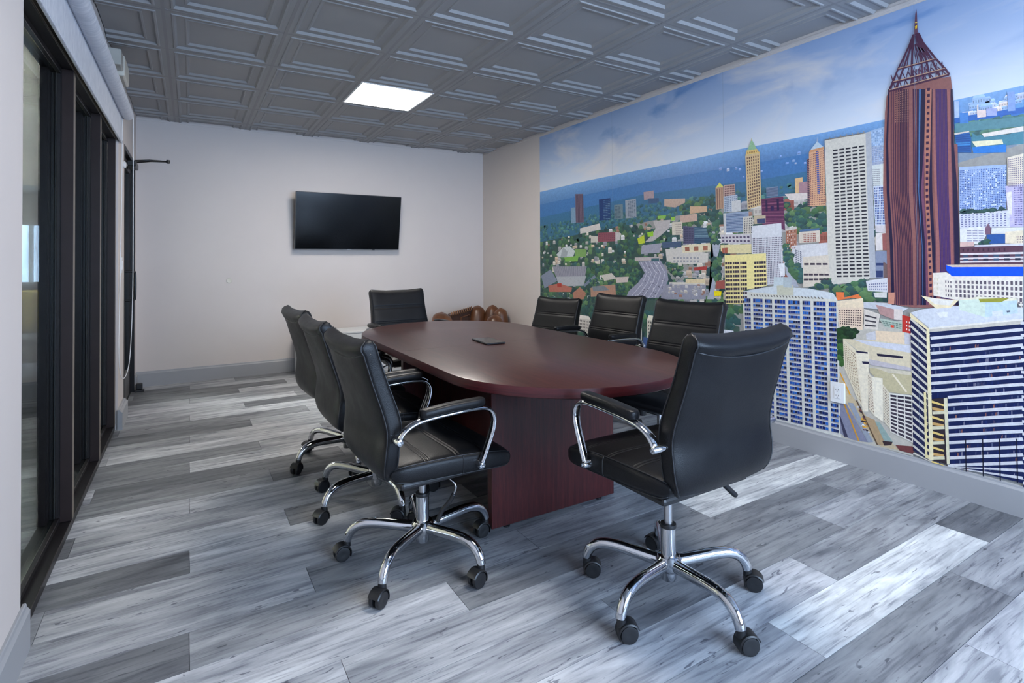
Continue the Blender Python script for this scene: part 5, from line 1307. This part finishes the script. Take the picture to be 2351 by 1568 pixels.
["l",21,[206,206,210],14,[3522,646,3873,738]],
["p",20,[60,66,100],[3540,635,3546,639,3546,620,3540,618]],
["p",20,[20,36,90],[3567,646,3573,644,3572,627,3567,625]],
["p",20,[20,36,90],[3600,652,3605,653,3605,636,3600,634]],
["p",20,[60,66,100],[3655,670,3660,671,3660,650,3655,649]],
["p",20,[20,36,90],[3663,667,3669,668,3668,653,3663,651]],
["p",20,[104,70,78],[3709,682,3714,683,3714,665,3709,663]],
["p",20,[24,40,96],[3716,687,3721,685,3721,667,3716,665]],
["p",20,[120,120,140],[3740,689,3745,694,3744,673,3739,671]],
["p",20,[120,120,140],[3746,691,3751,696,3751,675,3746,673]],
["p",20,[120,120,140],[3776,697,3781,702,3781,683,3776,681]],
["p",20,[120,120,140],[3803,704,3808,706,3808,690,3803,688]],
["p",20,[20,36,90],[3846,718,3851,720,3850,701,3846,700]],
["p",20,[104,70,78],[3859,723,3864,723,3864,705,3859,703]],
["l",21,[206,206,210],14,[3522,609,3873,703]],
["p",20,[70,60,90],[3523,595,3529,596,3528,578,3523,576]],
["p",20,[84,92,120],[3541,601,3546,603,3546,582,3540,581]],
["p",20,[20,36,90],[3557,608,3562,602,3562,587,3557,585]],
["p",20,[20,36,90],[3565,609,3571,610,3570,589,3565,587]],
["p",20,[20,36,90],[3615,619,3620,623,3620,603,3615,601]],
["p",20,[120,120,140],[3638,630,3643,628,3643,609,3638,607]],
["p",20,[20,36,90],[3647,631,3652,626,3652,611,3646,610]],
["p",20,[20,36,90],[3685,642,3690,641,3690,622,3685,620]],
["p",20,[20,36,90],[3702,641,3707,645,3707,627,3702,625]],
["p",20,[20,36,90],[3716,648,3721,646,3721,630,3716,629]],
["p",20,[60,66,100],[3739,652,3744,659,3744,637,3739,635]],
["p",20,[24,40,96],[3754,657,3758,657,3758,641,3753,639]],
["p",20,[104,70,78],[3783,666,3788,663,3788,649,3783,647]],
["p",20,[24,40,96],[3796,671,3801,673,3800,652,3796,651]],
["p",20,[104,70,78],[3811,674,3816,676,3815,657,3811,655]],
["p",20,[120,120,140],[3846,681,3850,681,3850,666,3846,665]],
["p",20,[20,36,90],[3859,688,3863,685,3863,670,3859,668]],
["l",21,[206,206,210],14,[3521,571,3872,668]],
["p",20,[20,36,90],[3540,560,3546,566,3546,545,3540,543]],
["p",20,[20,36,90],[3558,570,3563,567,3563,550,3557,548]],
["p",20,[20,36,90],[3597,582,3603,582,3602,561,3597,559]],
["p",20,[84,92,120],[3671,601,3676,603,3676,582,3670,580]],
["p",20,[84,92,120],[3678,600,3683,606,3683,584,3678,582]],
["p",20,[20,36,90],[3686,606,3691,605,3691,586,3685,584]],
["p",20,[20,36,90],[3724,610,3729,612,3729,597,3724,595]],
["p",20,[20,36,90],[3730,612,3735,617,3735,598,3730,597]],
["p",20,[20,36,90],[3739,619,3744,619,3744,601,3739,599]],
["p",20,[84,92,120],[3752,625,3757,622,3757,605,3752,603]],
["p",20,[128,84,78],[3759,627,3764,621,3764,607,3759,605]],
["p",20,[20,36,90],[3788,629,3793,632,3793,615,3788,613]],
["p",20,[128,84,78],[3817,638,3822,639,3822,623,3817,621]],
["p",20,[20,36,90],[3831,643,3835,642,3835,627,3831,625]],
["p",20,[60,66,100],[3838,648,3843,647,3843,629,3838,628]],
["l",21,[206,206,210],14,[3521,533,3872,633]],
["p",20,[60,66,100],[3531,518,3537,524,3536,505,3531,503]],
["p",20,[120,120,140],[3623,549,3628,550,3628,531,3623,530]],
["p",20,[20,36,90],[3638,555,3644,555,3643,536,3638,534]],
["p",20,[60,66,100],[3669,562,3674,564,3674,545,3669,543]],
["p",20,[120,120,140],[3693,567,3698,568,3698,552,3693,550]],
["p",20,[120,120,140],[3699,571,3704,568,3704,553,3699,552]],
["p",20,[84,92,120],[3708,575,3713,574,3712,556,3707,554]],
["p",20,[60,66,100],[3714,573,3720,576,3719,558,3714,556]],
["p",20,[70,60,90],[3723,580,3727,576,3727,560,3722,559]],
["p",20,[60,66,100],[3729,576,3735,584,3734,562,3729,561]],
["p",20,[20,36,90],[3745,586,3750,588,3749,567,3745,565]],
["p",20,[20,36,90],[3752,588,3756,588,3756,569,3751,567]],
["p",20,[24,40,96],[3761,591,3765,590,3765,571,3760,570]],
["p",20,[20,36,90],[3782,594,3787,594,3787,578,3782,576]],
["l",21,[206,206,210],14,[3520,495,3871,598]],
["p",20,[20,36,90],[3522,478,3527,482,3527,464,3521,462]],
["p",20,[24,40,96],[3548,491,3553,491,3553,472,3547,470]],
["p",20,[24,40,96],[3597,502,3602,507,3602,487,3597,485]],
["p",20,[20,36,90],[3606,507,3611,509,3611,489,3606,488]],
["p",20,[20,36,90],[3669,522,3674,527,3674,508,3668,506]],
["p",20,[20,36,90],[3714,542,3719,544,3719,522,3714,520]],
["p",20,[20,36,90],[3723,543,3728,546,3728,524,3723,523]],
["p",20,[20,36,90],[3760,554,3764,556,3764,535,3759,534]],
["p",20,[120,120,140],[3773,556,3778,555,3778,539,3773,538]],
["p",20,[20,36,90],[3795,561,3799,560,3799,546,3794,544]],
["p",20,[120,120,140],[3802,567,3807,563,3807,548,3802,546]],
["l",21,[206,206,210],14,[3592,479,3871,563]],
["p",20,[20,36,90],[3636,482,3642,477,3641,462,3636,460]],
["p",20,[60,66,100],[3645,479,3650,484,3650,464,3645,463]],
["p",20,[20,36,90],[3676,492,3681,491,3681,474,3675,472]],
["p",20,[24,40,96],[3684,495,3689,497,3688,476,3683,475]],
["p",20,[20,36,90],[3706,499,3712,502,3711,483,3706,482]],
["p",20,[20,36,90],[3722,505,3727,506,3726,488,3721,486]],
["p",20,[20,36,90],[3737,510,3742,507,3742,493,3737,491]],
["p",20,[20,36,90],[3744,512,3749,511,3749,495,3744,493]],
["p",20,[60,66,100],[3752,511,3757,515,3756,497,3751,495]],
["p",20,[20,36,90],[3780,521,3785,522,3785,506,3780,504]],
["p",20,[20,36,90],[3823,534,3828,536,3827,519,3823,517]],
["p",20,[60,66,100],[3830,538,3835,537,3834,521,3830,520]],
["p",20,[84,92,120],[3851,543,3856,544,3855,528,3851,526]],
["l",21,[206,206,210],14,[3591,442,3871,528]],
["p",20,[20,36,90],[3547,418,3553,413,3553,397,3547,395]],
["p",20,[24,40,96],[3580,427,3586,429,3585,408,3580,406]],
["p",20,[20,36,90],[3604,433,3609,437,3609,415,3604,413]],
["p",20,[84,92,120],[3613,434,3619,439,3619,418,3613,416]],
["p",20,[84,92,120],[3667,454,3672,451,3672,435,3667,433]],
["p",20,[20,36,90],[3691,461,3696,463,3696,442,3691,441]],
["p",20,[120,120,140],[3728,468,3733,475,3733,454,3728,452]],
["p",20,[20,36,90],[3735,471,3740,474,3740,456,3735,455]],
["p",20,[150,100,84],[3766,482,3770,485,3770,466,3765,464]],
["p",20,[24,40,96],[3774,485,3779,484,3778,468,3774,467]],
["p",20,[20,36,90],[3787,491,3792,494,3792,473,3787,471]],
["p",20,[20,36,90],[3794,494,3799,494,3798,475,3794,473]],
["p",20,[84,92,120],[3809,496,3814,496,3813,479,3809,478]],
["p",20,[20,36,90],[3837,503,3842,504,3842,488,3837,487]],
["p",20,[60,66,100],[3850,509,3855,513,3855,492,3850,491]],
["p",20,[20,36,90],[3858,510,3863,514,3862,495,3858,493]],
["p",20,[24,40,96],[3863,510,3868,512,3868,497,3863,495]],
["l",21,[206,206,210],14,[3591,404,3870,493]],
["p",20,[128,84,78],[3520,372,3526,370,3525,351,3520,349]],
["p",20,[150,100,84],[3530,370,3535,375,3535,354,3529,352]],
["p",20,[120,120,140],[3546,377,3552,378,3551,360,3546,357]],
["p",20,[20,36,90],[3563,382,3568,382,3568,365,3562,363]],
["p",20,[20,36,90],[3595,389,3600,395,3600,375,3595,373]],
["p",20,[150,100,84],[3620,400,3626,401,3626,383,3620,382]],
["p",20,[20,36,90],[3636,403,3641,404,3641,388,3635,386]],
["p",20,[20,36,90],[3644,407,3649,408,3649,391,3644,389]],
["p",20,[20,36,90],[3653,413,3658,415,3658,394,3653,392]],
["p",20,[20,36,90],[3659,414,3664,412,3664,396,3659,394]],
["p",20,[20,36,90],[3675,419,3680,418,3680,401,3675,399]],
["p",20,[24,40,96],[3683,417,3688,420,3687,403,3682,402]],
["p",20,[128,84,78],[3735,433,3740,441,3740,420,3735,419]],
["p",20,[60,66,100],[3759,441,3764,446,3763,428,3759,426]],
["p",20,[20,36,90],[3765,446,3769,447,3769,430,3764,428]],
["p",20,[128,84,78],[3773,448,3777,451,3777,432,3772,431]],
["p",20,[120,120,140],[3780,452,3785,456,3784,435,3780,433]],
["p",20,[24,40,96],[3788,451,3792,456,3792,437,3787,436]],
["p",20,[20,36,90],[3794,454,3799,455,3799,440,3794,438]],
["p",20,[60,66,100],[3816,460,3821,462,3820,446,3816,445]],
["p",20,[24,40,96],[3822,466,3826,467,3826,448,3821,446]],
["p",20,[120,120,140],[3829,467,3833,470,3833,451,3829,449]],
["l",21,[206,206,210],14,[3590,367,3870,458]],
["p",20,[60,66,100],[3546,336,3552,343,3552,322,3546,320]],
["p",20,[20,36,90],[3579,350,3584,350,3584,333,3579,331]],
["p",20,[84,92,120],[3589,356,3594,358,3594,336,3588,334]],
["p",20,[120,120,140],[3652,373,3657,378,3657,357,3652,355]],
["p",20,[20,36,90],[3674,378,3679,379,3679,364,3674,362]],
["p",20,[120,120,140],[3721,395,3726,400,3725,380,3720,378]],
["p",20,[20,36,90],[3727,402,3732,402,3732,382,3727,380]],
["p",20,[24,40,96],[3736,402,3741,403,3741,385,3736,383]],
["p",20,[70,60,90],[3765,413,3770,410,3770,394,3765,393]],
["p",20,[20,36,90],[3780,413,3784,419,3784,399,3779,397]],
["p",20,[20,36,90],[3786,418,3791,420,3791,401,3786,399]],
["p",20,[20,36,90],[3814,425,3819,428,3819,411,3814,409]],
["p",20,[120,120,140],[3829,430,3833,437,3833,415,3829,414]],
["l",21,[206,206,210],14,[3590,330,3869,423]],
["p",20,[20,36,90],[3554,303,3559,303,3559,287,3553,285]],
["p",20,[60,66,100],[3563,304,3569,309,3568,291,3563,288]],
["p",20,[20,36,90],[3620,326,3625,329,3625,310,3620,308]],
["p",20,[84,92,120],[3635,333,3640,333,3640,315,3635,313]],
["p",20,[128,84,78],[3643,334,3648,338,3648,318,3643,315]],
["p",20,[128,84,78],[3727,359,3732,366,3732,346,3727,344]],
["p",20,[60,66,100],[3735,361,3740,364,3739,349,3734,347]],
["p",20,[20,36,90],[3742,365,3747,368,3747,351,3742,349]],
["p",20,[20,36,90],[3750,367,3755,374,3755,354,3750,352]],
["p",20,[104,70,78],[3764,373,3769,378,3769,359,3764,357]],
["p",20,[20,36,90],[3807,385,3812,389,3812,373,3807,371]],
["p",20,[20,36,90],[3842,399,3847,404,3847,385,3842,383]],
["l",21,[206,206,210],14,[3589,293,3869,388]],
["p",20,[20,36,90],[3561,268,3567,274,3567,253,3561,251]],
["p",20,[20,36,90],[3682,314,3687,310,3687,294,3682,292]],
["p",20,[20,36,90],[3697,316,3702,321,3702,300,3697,298]],
["p",20,[20,36,90],[3727,327,3732,326,3732,310,3727,308]],
["p",20,[24,40,96],[3734,328,3739,332,3739,313,3734,310]],
["p",20,[24,40,96],[3770,340,3775,346,3775,325,3770,323]],
["p",20,[128,84,78],[3793,346,3798,353,3797,333,3793,331]],
["p",20,[120,120,140],[3806,353,3811,357,3811,338,3806,336]],
["p",20,[20,36,90],[3815,358,3819,357,3819,340,3814,338]],
["p",20,[24,40,96],[3828,360,3833,364,3833,345,3828,343]],
["p",20,[24,40,96],[3836,362,3840,363,3840,348,3835,346]],
["p",20,[60,66,100],[3842,368,3846,366,3846,350,3841,348]],
["p",20,[60,66,100],[3855,367,3860,371,3859,354,3855,352]],
["l",21,[206,206,210],14,[3589,256,3868,353]],
["p",20,[24,40,96],[3527,220,3532,225,3532,203,3526,201]],
["p",20,[70,60,90],[3587,244,3593,246,3592,225,3587,222]],
["p",20,[20,36,90],[3658,268,3664,272,3663,250,3658,248]],
["p",20,[150,100,84],[3665,267,3671,270,3670,252,3665,250]],
["p",20,[70,60,90],[3674,270,3679,275,3678,255,3673,253]],
["p",20,[20,36,90],[3681,276,3686,274,3686,258,3681,256]],
["p",20,[24,40,96],[3704,282,3709,284,3708,266,3703,264]],
["p",20,[24,40,96],[3734,292,3739,294,3739,277,3734,274]],
["p",20,[84,92,120],[3757,303,3762,303,3762,285,3757,283]],
["p",20,[24,40,96],[3828,326,3833,327,3832,310,3828,308]],
["p",20,[20,36,90],[3849,334,3853,333,3853,317,3849,315]],
["p",20,[20,36,90],[3855,338,3860,336,3860,320,3855,318]],
["p",20,[20,36,90],[3861,338,3866,340,3866,322,3861,320]],
["l",21,[206,206,210],14,[3589,218,3868,318]],
["p",20,[128,84,78],[3527,184,3533,182,3533,166,3527,164]],
["p",20,[60,66,100],[3536,185,3541,191,3541,169,3535,167]],
["p",20,[20,36,90],[3617,214,3622,221,3622,198,3617,196]],
["p",20,[128,84,78],[3626,220,3632,217,3631,202,3626,200]],
["p",20,[20,36,90],[3635,223,3640,224,3640,205,3635,203]],
["p",20,[120,120,140],[3642,226,3647,230,3647,207,3642,205]],
["p",20,[24,40,96],[3658,226,3663,233,3663,213,3658,211]],
["p",20,[20,36,90],[3673,237,3678,234,3678,219,3672,216]],
["p",20,[60,66,100],[3696,244,3701,248,3700,227,3695,225]],
["p",20,[120,120,140],[3718,254,3723,251,3723,235,3718,233]],
["p",20,[120,120,140],[3741,258,3745,258,3745,243,3740,241]],
["p",20,[20,36,90],[3777,275,3782,275,3782,256,3777,254]],
["p",20,[20,36,90],[3814,285,3818,287,3818,270,3813,268]],
["p",20,[120,120,140],[3834,292,3838,293,3838,277,3834,275]],
["p",20,[20,36,90],[3841,298,3845,296,3845,279,3841,277]],
["p",20,[20,36,90],[3847,294,3852,301,3851,282,3847,280]],
["p",20,[60,66,100],[3855,301,3859,298,3859,284,3854,282]],
["l",21,[206,206,210],14,[3588,181,3868,283]],
["p",20,[120,120,140],[3536,151,3542,147,3541,132,3536,129]],
["p",20,[84,92,120],[3543,151,3549,156,3548,134,3543,132]],
["p",20,[20,36,90],[3552,152,3557,160,3557,138,3552,135]],
["p",20,[24,40,96],[3602,177,3607,172,3607,156,3602,154]],
["p",20,[20,36,90],[3610,178,3615,175,3615,159,3610,157]],
["p",20,[84,92,120],[3634,185,3639,183,3639,168,3634,166]],
["p",20,[20,36,90],[3657,197,3662,194,3662,177,3657,174]],
["p",20,[20,36,90],[3763,232,3768,230,3767,216,3763,213]],
["p",20,[24,40,96],[3777,236,3781,242,3781,221,3776,219]],
["p",20,[20,36,90],[3792,240,3796,245,3796,226,3792,224]],
["p",20,[24,40,96],[3813,252,3817,253,3817,234,3812,232]],
["p",20,[128,84,78],[3841,259,3846,265,3845,244,3841,242]],
["l",21,[206,206,210],14,[3588,144,3867,248]],
["p",20,[60,66,100],[3518,101,3523,105,3523,87,3517,85]],
["p",20,[20,36,90],[3593,136,3599,132,3599,116,3593,114]],
["p",20,[24,40,96],[3601,136,3607,139,3607,119,3601,117]],
["p",20,[70,60,90],[3616,141,3622,141,3621,125,3616,122]],
["p",20,[120,120,140],[3642,154,3647,156,3647,134,3641,132]],
["p",20,[128,84,78],[3665,157,3670,164,3670,143,3665,141]],
["p",20,[120,120,140],[3726,179,3731,186,3731,166,3726,164]],
["p",20,[60,66,100],[3733,185,3738,187,3738,169,3733,167]],
["p",20,[84,92,120],[3748,190,3753,190,3753,174,3748,172]],
["p",20,[20,36,90],[3754,190,3759,193,3759,177,3754,175]],
["p",20,[20,36,90],[3804,213,3809,215,3809,196,3804,194]],
["p",20,[20,36,90],[3827,219,3832,223,3832,204,3827,202]],
["p",20,[20,36,90],[3861,234,3865,236,3865,217,3861,215]],
["l",21,[206,206,210],14,[3587,107,3867,213]],
["p",20,[120,120,140],[3834,186,3838,190,3838,172,3834,170]],
["p",20,[20,36,90],[3840,187,3845,195,3845,174,3840,172]],
["l",21,[206,206,210],14,[3587,70,3866,178]],
["l",22,[10,14,40],4,[3660,296,3660,86]],
["l",22,[10,14,40],4,[3725,315,3725,108]],
["l",22,[10,14,40],4,[3787,332,3787,130]],
["l",22,[10,14,40],4,[3847,349,3847,151]],
["p",22,[48,40,48],[3523,455,3590,479,3596,150,3527,149]],
["p",23,[230,200,120],[3525,449,3575,440,3575,431,3525,437]],
["p",23,[200,160,100],[3526,417,3575,416,3574,404,3527,402]],
["p",24,[216,210,180],[3527,394,3577,410,3578,395,3528,380]],
["p",23,[230,200,120],[3524,373,3574,365,3574,356,3524,361]],
["p",23,[200,160,100],[3525,341,3574,342,3574,330,3526,327]],
["p",24,[216,210,180],[3526,319,3576,336,3577,320,3527,304]],
["p",23,[230,200,120],[3523,297,3573,291,3573,282,3523,285]],
["p",23,[200,160,100],[3524,265,3573,267,3573,255,3525,251]],
["p",24,[216,210,180],[3525,243,3575,261,3576,246,3526,229]],
["p",23,[230,200,120],[3522,221,3572,216,3572,207,3522,209]],
["p",23,[200,160,100],[3523,190,3572,193,3572,181,3524,175]],
["p",24,[216,210,180],[3524,167,3575,187,3576,171,3525,153]],
["p",23,[230,200,120],[3521,146,3571,142,3571,133,3521,134]],
["p",23,[200,160,100],[3523,114,3571,118,3571,106,3524,100]],
["p",24,[216,210,180],[3523,92,3574,112,3575,97,3524,77]],
["p",24,[218,212,182],[3575,470,3590,478,3596,152,3584,151]],
["p",25,[232,220,180],[3506,798,3519,802,3529,151,3511,148]],
["p",23,[226,212,160],[3491,485,3501,484,3511,154,3493,154]],
["g",24,[[40,40,70]],1,9,0.8,0.55,[3500,460,3512,456,3513,161,3502,164]]]
MV, MF, MC, MI = [], [], [], []
MX = XR - .0006; MR = random.Random(5)
def ink(h): return tuple(lin(x) for x in h)
STEP, NSUB = 1.6e-5, 30
CNT = {}                                        # printed shapes per layer; each takes its own hair-thin step so no two lie in one plane
def uv2(u, v, l):
    L = int(l); return (MX - DEP[L] - STEP * (CNT[L] % NSUB), 4.768 - u / 1000.0, v / 1000.0)
U0, V0, V1 = 0, 138, 2473
def mpoly(pts, cols, l, mi=0, bump=True):
    pts = [(max(U0, u), min(V1, max(V0, v))) for u, v in pts]
    CNT[int(l)] = CNT.get(int(l), -1) + 1 if bump else max(0, CNT.get(int(l), 0))
    o = len(MV); MV.extend(uv2(u, v, l) for u, v in pts)
    ar = sum(a[0] * b[1] - b[0] * a[1] for a, b in zip(pts, pts[1:] + pts[:1]))
    idx = list(range(o, o + len(pts))); cc = list(cols)
    if ar < 0: idx.reverse(); cc.reverse()
    MF.append(idx); MC.append(cc); MI.append(mi)
def pairs(a): return [(a[i], a[i + 1]) for i in range(0, len(a), 2)]
def inside(x, y, P):
    c = False; j = len(P) - 1
    for i in range(len(P)):
        if (P[i][1] > y) != (P[j][1] > y) and x < (P[j][0] - P[i][0]) * (y - P[i][1]) / (P[j][1] - P[i][1]) + P[i][0]: c = not c
        j = i
    return c
def scatter(P, n):
    xs = [p[0] for p in P]; ys = [p[1] for p in P]; k = 0; out = []
    while len(out) < n and k < n * 40:
        k += 1; x, y = MR.uniform(min(xs), max(xs)), MR.uniform(min(ys), max(ys))
        if inside(x, y, P): out.append((x, y))
    return sorted(out, key=lambda q: -q[1])
def bil(q, s, t):
    a = [q[0][i] + (q[1][i] - q[0][i]) * s for i in (0, 1)]; b = [q[3][i] + (q[2][i] - q[3][i]) * s for i in (0, 1)]; return (a[0] + (b[0] - a[0]) * t, a[1] + (b[1] - a[1]) * t)
def jit(c, a=.12):
    k = 1 + MR.uniform(-a, a); return tuple(min(1, x * k) for x in c)
NEED = {}
for it in MUR: NEED[it[1]] = NEED.get(it[1], 0) + (NSUB if it[0] in 'tb' else 8 if it[0] == 'l' else 1)
DEP = {}; acc = 0.0
for L in range(0, 30):
    DEP[L] = acc; acc += STEP * (min(NSUB, NEED.get(L, 1) + 14) + 2)
UEND = int((4.768 - (YN + .002)) * 1000)
# sky over the whole sheet, then everything printed on top of it
sk = [(1880, ink((212, 221, 233))), (2050, ink((194, 207, 227))), (2220, ink((170, 189, 219))), (2473, ink((150, 174, 212)))]
for (va, ca), (vb, cb_) in zip(sk, sk[1:]): mpoly([(0, va), (UEND, va), (UEND, vb), (0, vb)], [ca, ca, cb_, cb_], 0, 1)
mpoly([(0, 138), (UEND, 138), (UEND, 1880), (0, 1880)], [ink((125, 143, 163))] * 4, 0)
# continuation of the office front, towers and hills past the part the camera sees
mpoly([(3860, 1700), (UEND, 1700), (UEND, 1932), (3860, 1932)], [ink((58, 106, 160)), ink((58, 106, 160)), ink((120, 165, 215)), ink((120, 165, 215))], 1)
mpoly([(3860, 1000), (UEND, 1000), (UEND, 1760), (3860, 1760)], [ink((150, 160, 168))] * 4, 2)
for k in range(14):
    u = 3900 + k * 190; hgt = 1250 + MR.uniform(0, 330); c = ink(MR.choice([(158, 180, 218), (226, 214, 196), (190, 186, 200), (216, 214, 210), (168, 160, 168)])); mpoly([(u, 900), (u + 170, 900), (u + 170, hgt), (u, hgt)], [c] * 4, 10)
    for a in range(6):
        for b in range(int((hgt - 960) / 40)): mpoly([(u + 12 + a * 26, 960 + b * 40), (u + 28 + a * 26, 960 + b * 40), (u + 28 + a * 26, 984 + b * 40), (u + 12 + a * 26, 984 + b * 40)], [jit(ink((106, 116, 160)))] * 4, 11)
mpoly([(3866, 138), (UEND, 138), (UEND, 905), (3866, 885)], [ink((16, 30, 76))] * 4, 19)
for k in range(14): mpoly([(3866, 150 + 55 * k), (UEND, 150 + 56 * k), (UEND, 163 + 56 * k), (3866, 163 + 55 * k)], [ink((206, 206, 210))] * 4, 21)
for it in MUR:
    k, l = it[0], it[1]
    if k == 'p': P = pairs(it[3]); mpoly(P, [ink(it[2])] * len(P), l)
    elif k == 'v': P = pairs(it[3]); mpoly(P, [ink(c) for c in it[2]], l)
    elif k == 'l':
        P = pairs(it[4]); wd = it[3] / 2.0; c = ink(it[2])
        for a, b in zip(P, P[1:]):
            d = (b[0] - a[0], b[1] - a[1]); L = math.hypot(*d) or 1; nx, ny = -d[1] / L * wd, d[0] / L * wd
            mpoly([(a[0] + nx, a[1] + ny), (b[0] + nx, b[1] + ny), (b[0] - nx, b[1] - ny), (a[0] - nx, a[1] - ny)], [c] * 4, l)
    elif k == 'g':
        cols = [ink(c) for c in it[2]]; nx, ny, fx, fy = it[3:7]; q = pairs(it[7])
        for i in range(nx):
            for j in range(ny):
                s0, s1 = (i + .5 - fx / 2) / nx, (i + .5 + fx / 2) / nx; t0, t1 = (j + .5 - fy / 2) / ny, (j + .5 + fy / 2) / ny
                mpoly([bil(q, s0, t0), bil(q, s1, t0), bil(q, s1, t1), bil(q, s0, t1)], [jit(MR.choice(cols))] * 4, l, 0, i == 0 and j == 0)
    elif k == 't':
        cols = [ink(c) for c in it[2]]; P = pairs(it[6])
        for (x, y) in scatter(P, it[3]):
            r = MR.uniform(it[4], it[5]) * (1.0 if l < 9 else .62); c = jit(MR.choice(cols), .25); ph = MR.uniform(0, 6)
            ring = [(x + r * (1 + .25 * math.sin(3 * a + ph)) * math.cos(a), y + r * .8 * (1 + .2 * math.sin(4 * a + ph)) * math.sin(a)) for a in [2 * math.pi * q / 9 for q in range(9)]]
            mpoly(ring, [jit(tuple(v * (1.22 if p[1] > y else .82) for v in c), .1) for p in ring], l + MR.choice([0, .25, .5]))
    elif k == 'b':
        cols = [ink(c) for c in it[2]]; P = pairs(it[6])
        for (x, y) in scatter(P, it[3]):
            wd = MR.uniform(it[4], it[5]); hg = wd * MR.uniform(.35, .8); c = jit(MR.choice(cols)); ll = l + MR.choice([0, .3, .6]); rf = tuple(min(1, v * 1.25) for v in c)
            mpoly([(x, y), (x + wd, y), (x + wd, y + hg), (x, y + hg)], [c] * 4, ll); mpoly([(x, y + hg), (x + wd, y + hg), (x + wd * .85, y + hg * 1.35), (x + wd * .12, y + hg * 1.35)], [rf] * 4, ll, 0, False)
            dk = tuple(v * .55 for v in c); m_ = max(2, int(wd / 9))
            for a in range(m_): mpoly([(x + wd * (a + .25) / m_, y + hg * .3), (x + wd * (a + .7) / m_, y + hg * .3), (x + wd * (a + .7) / m_, y + hg * .7), (x + wd * (a + .25) / m_, y + hg * .7)], [dk] * 4, ll, 0, a == 0)
for u in (1160, 2313, 3470, 4625):     # paper seams
    mpoly([(u, 138), (u + 1.2, 138), (u + 1.2, V1), (u, V1)], [ink((125, 140, 160))] * 4, 26)
me = bpy.data.meshes.new('wall_mural'); me.from_pydata(MV, [], MF); me.materials.append(M['print']); me.materials.append(M['skyprint'])
ca = me.color_attributes.new('ink', 'FLOAT_COLOR', 'CORNER'); flat = []
for cc in MC:
    for c in cc: flat += [c[0], c[1], c[2], 1.0]
ca.data.foreach_set('color', flat); me.polygons.foreach_set('material_index', MI); me.update()
mu = ob('wall_mural', me); tag(mu, 'large printed city skyline mural covering the right wall', 'mural')
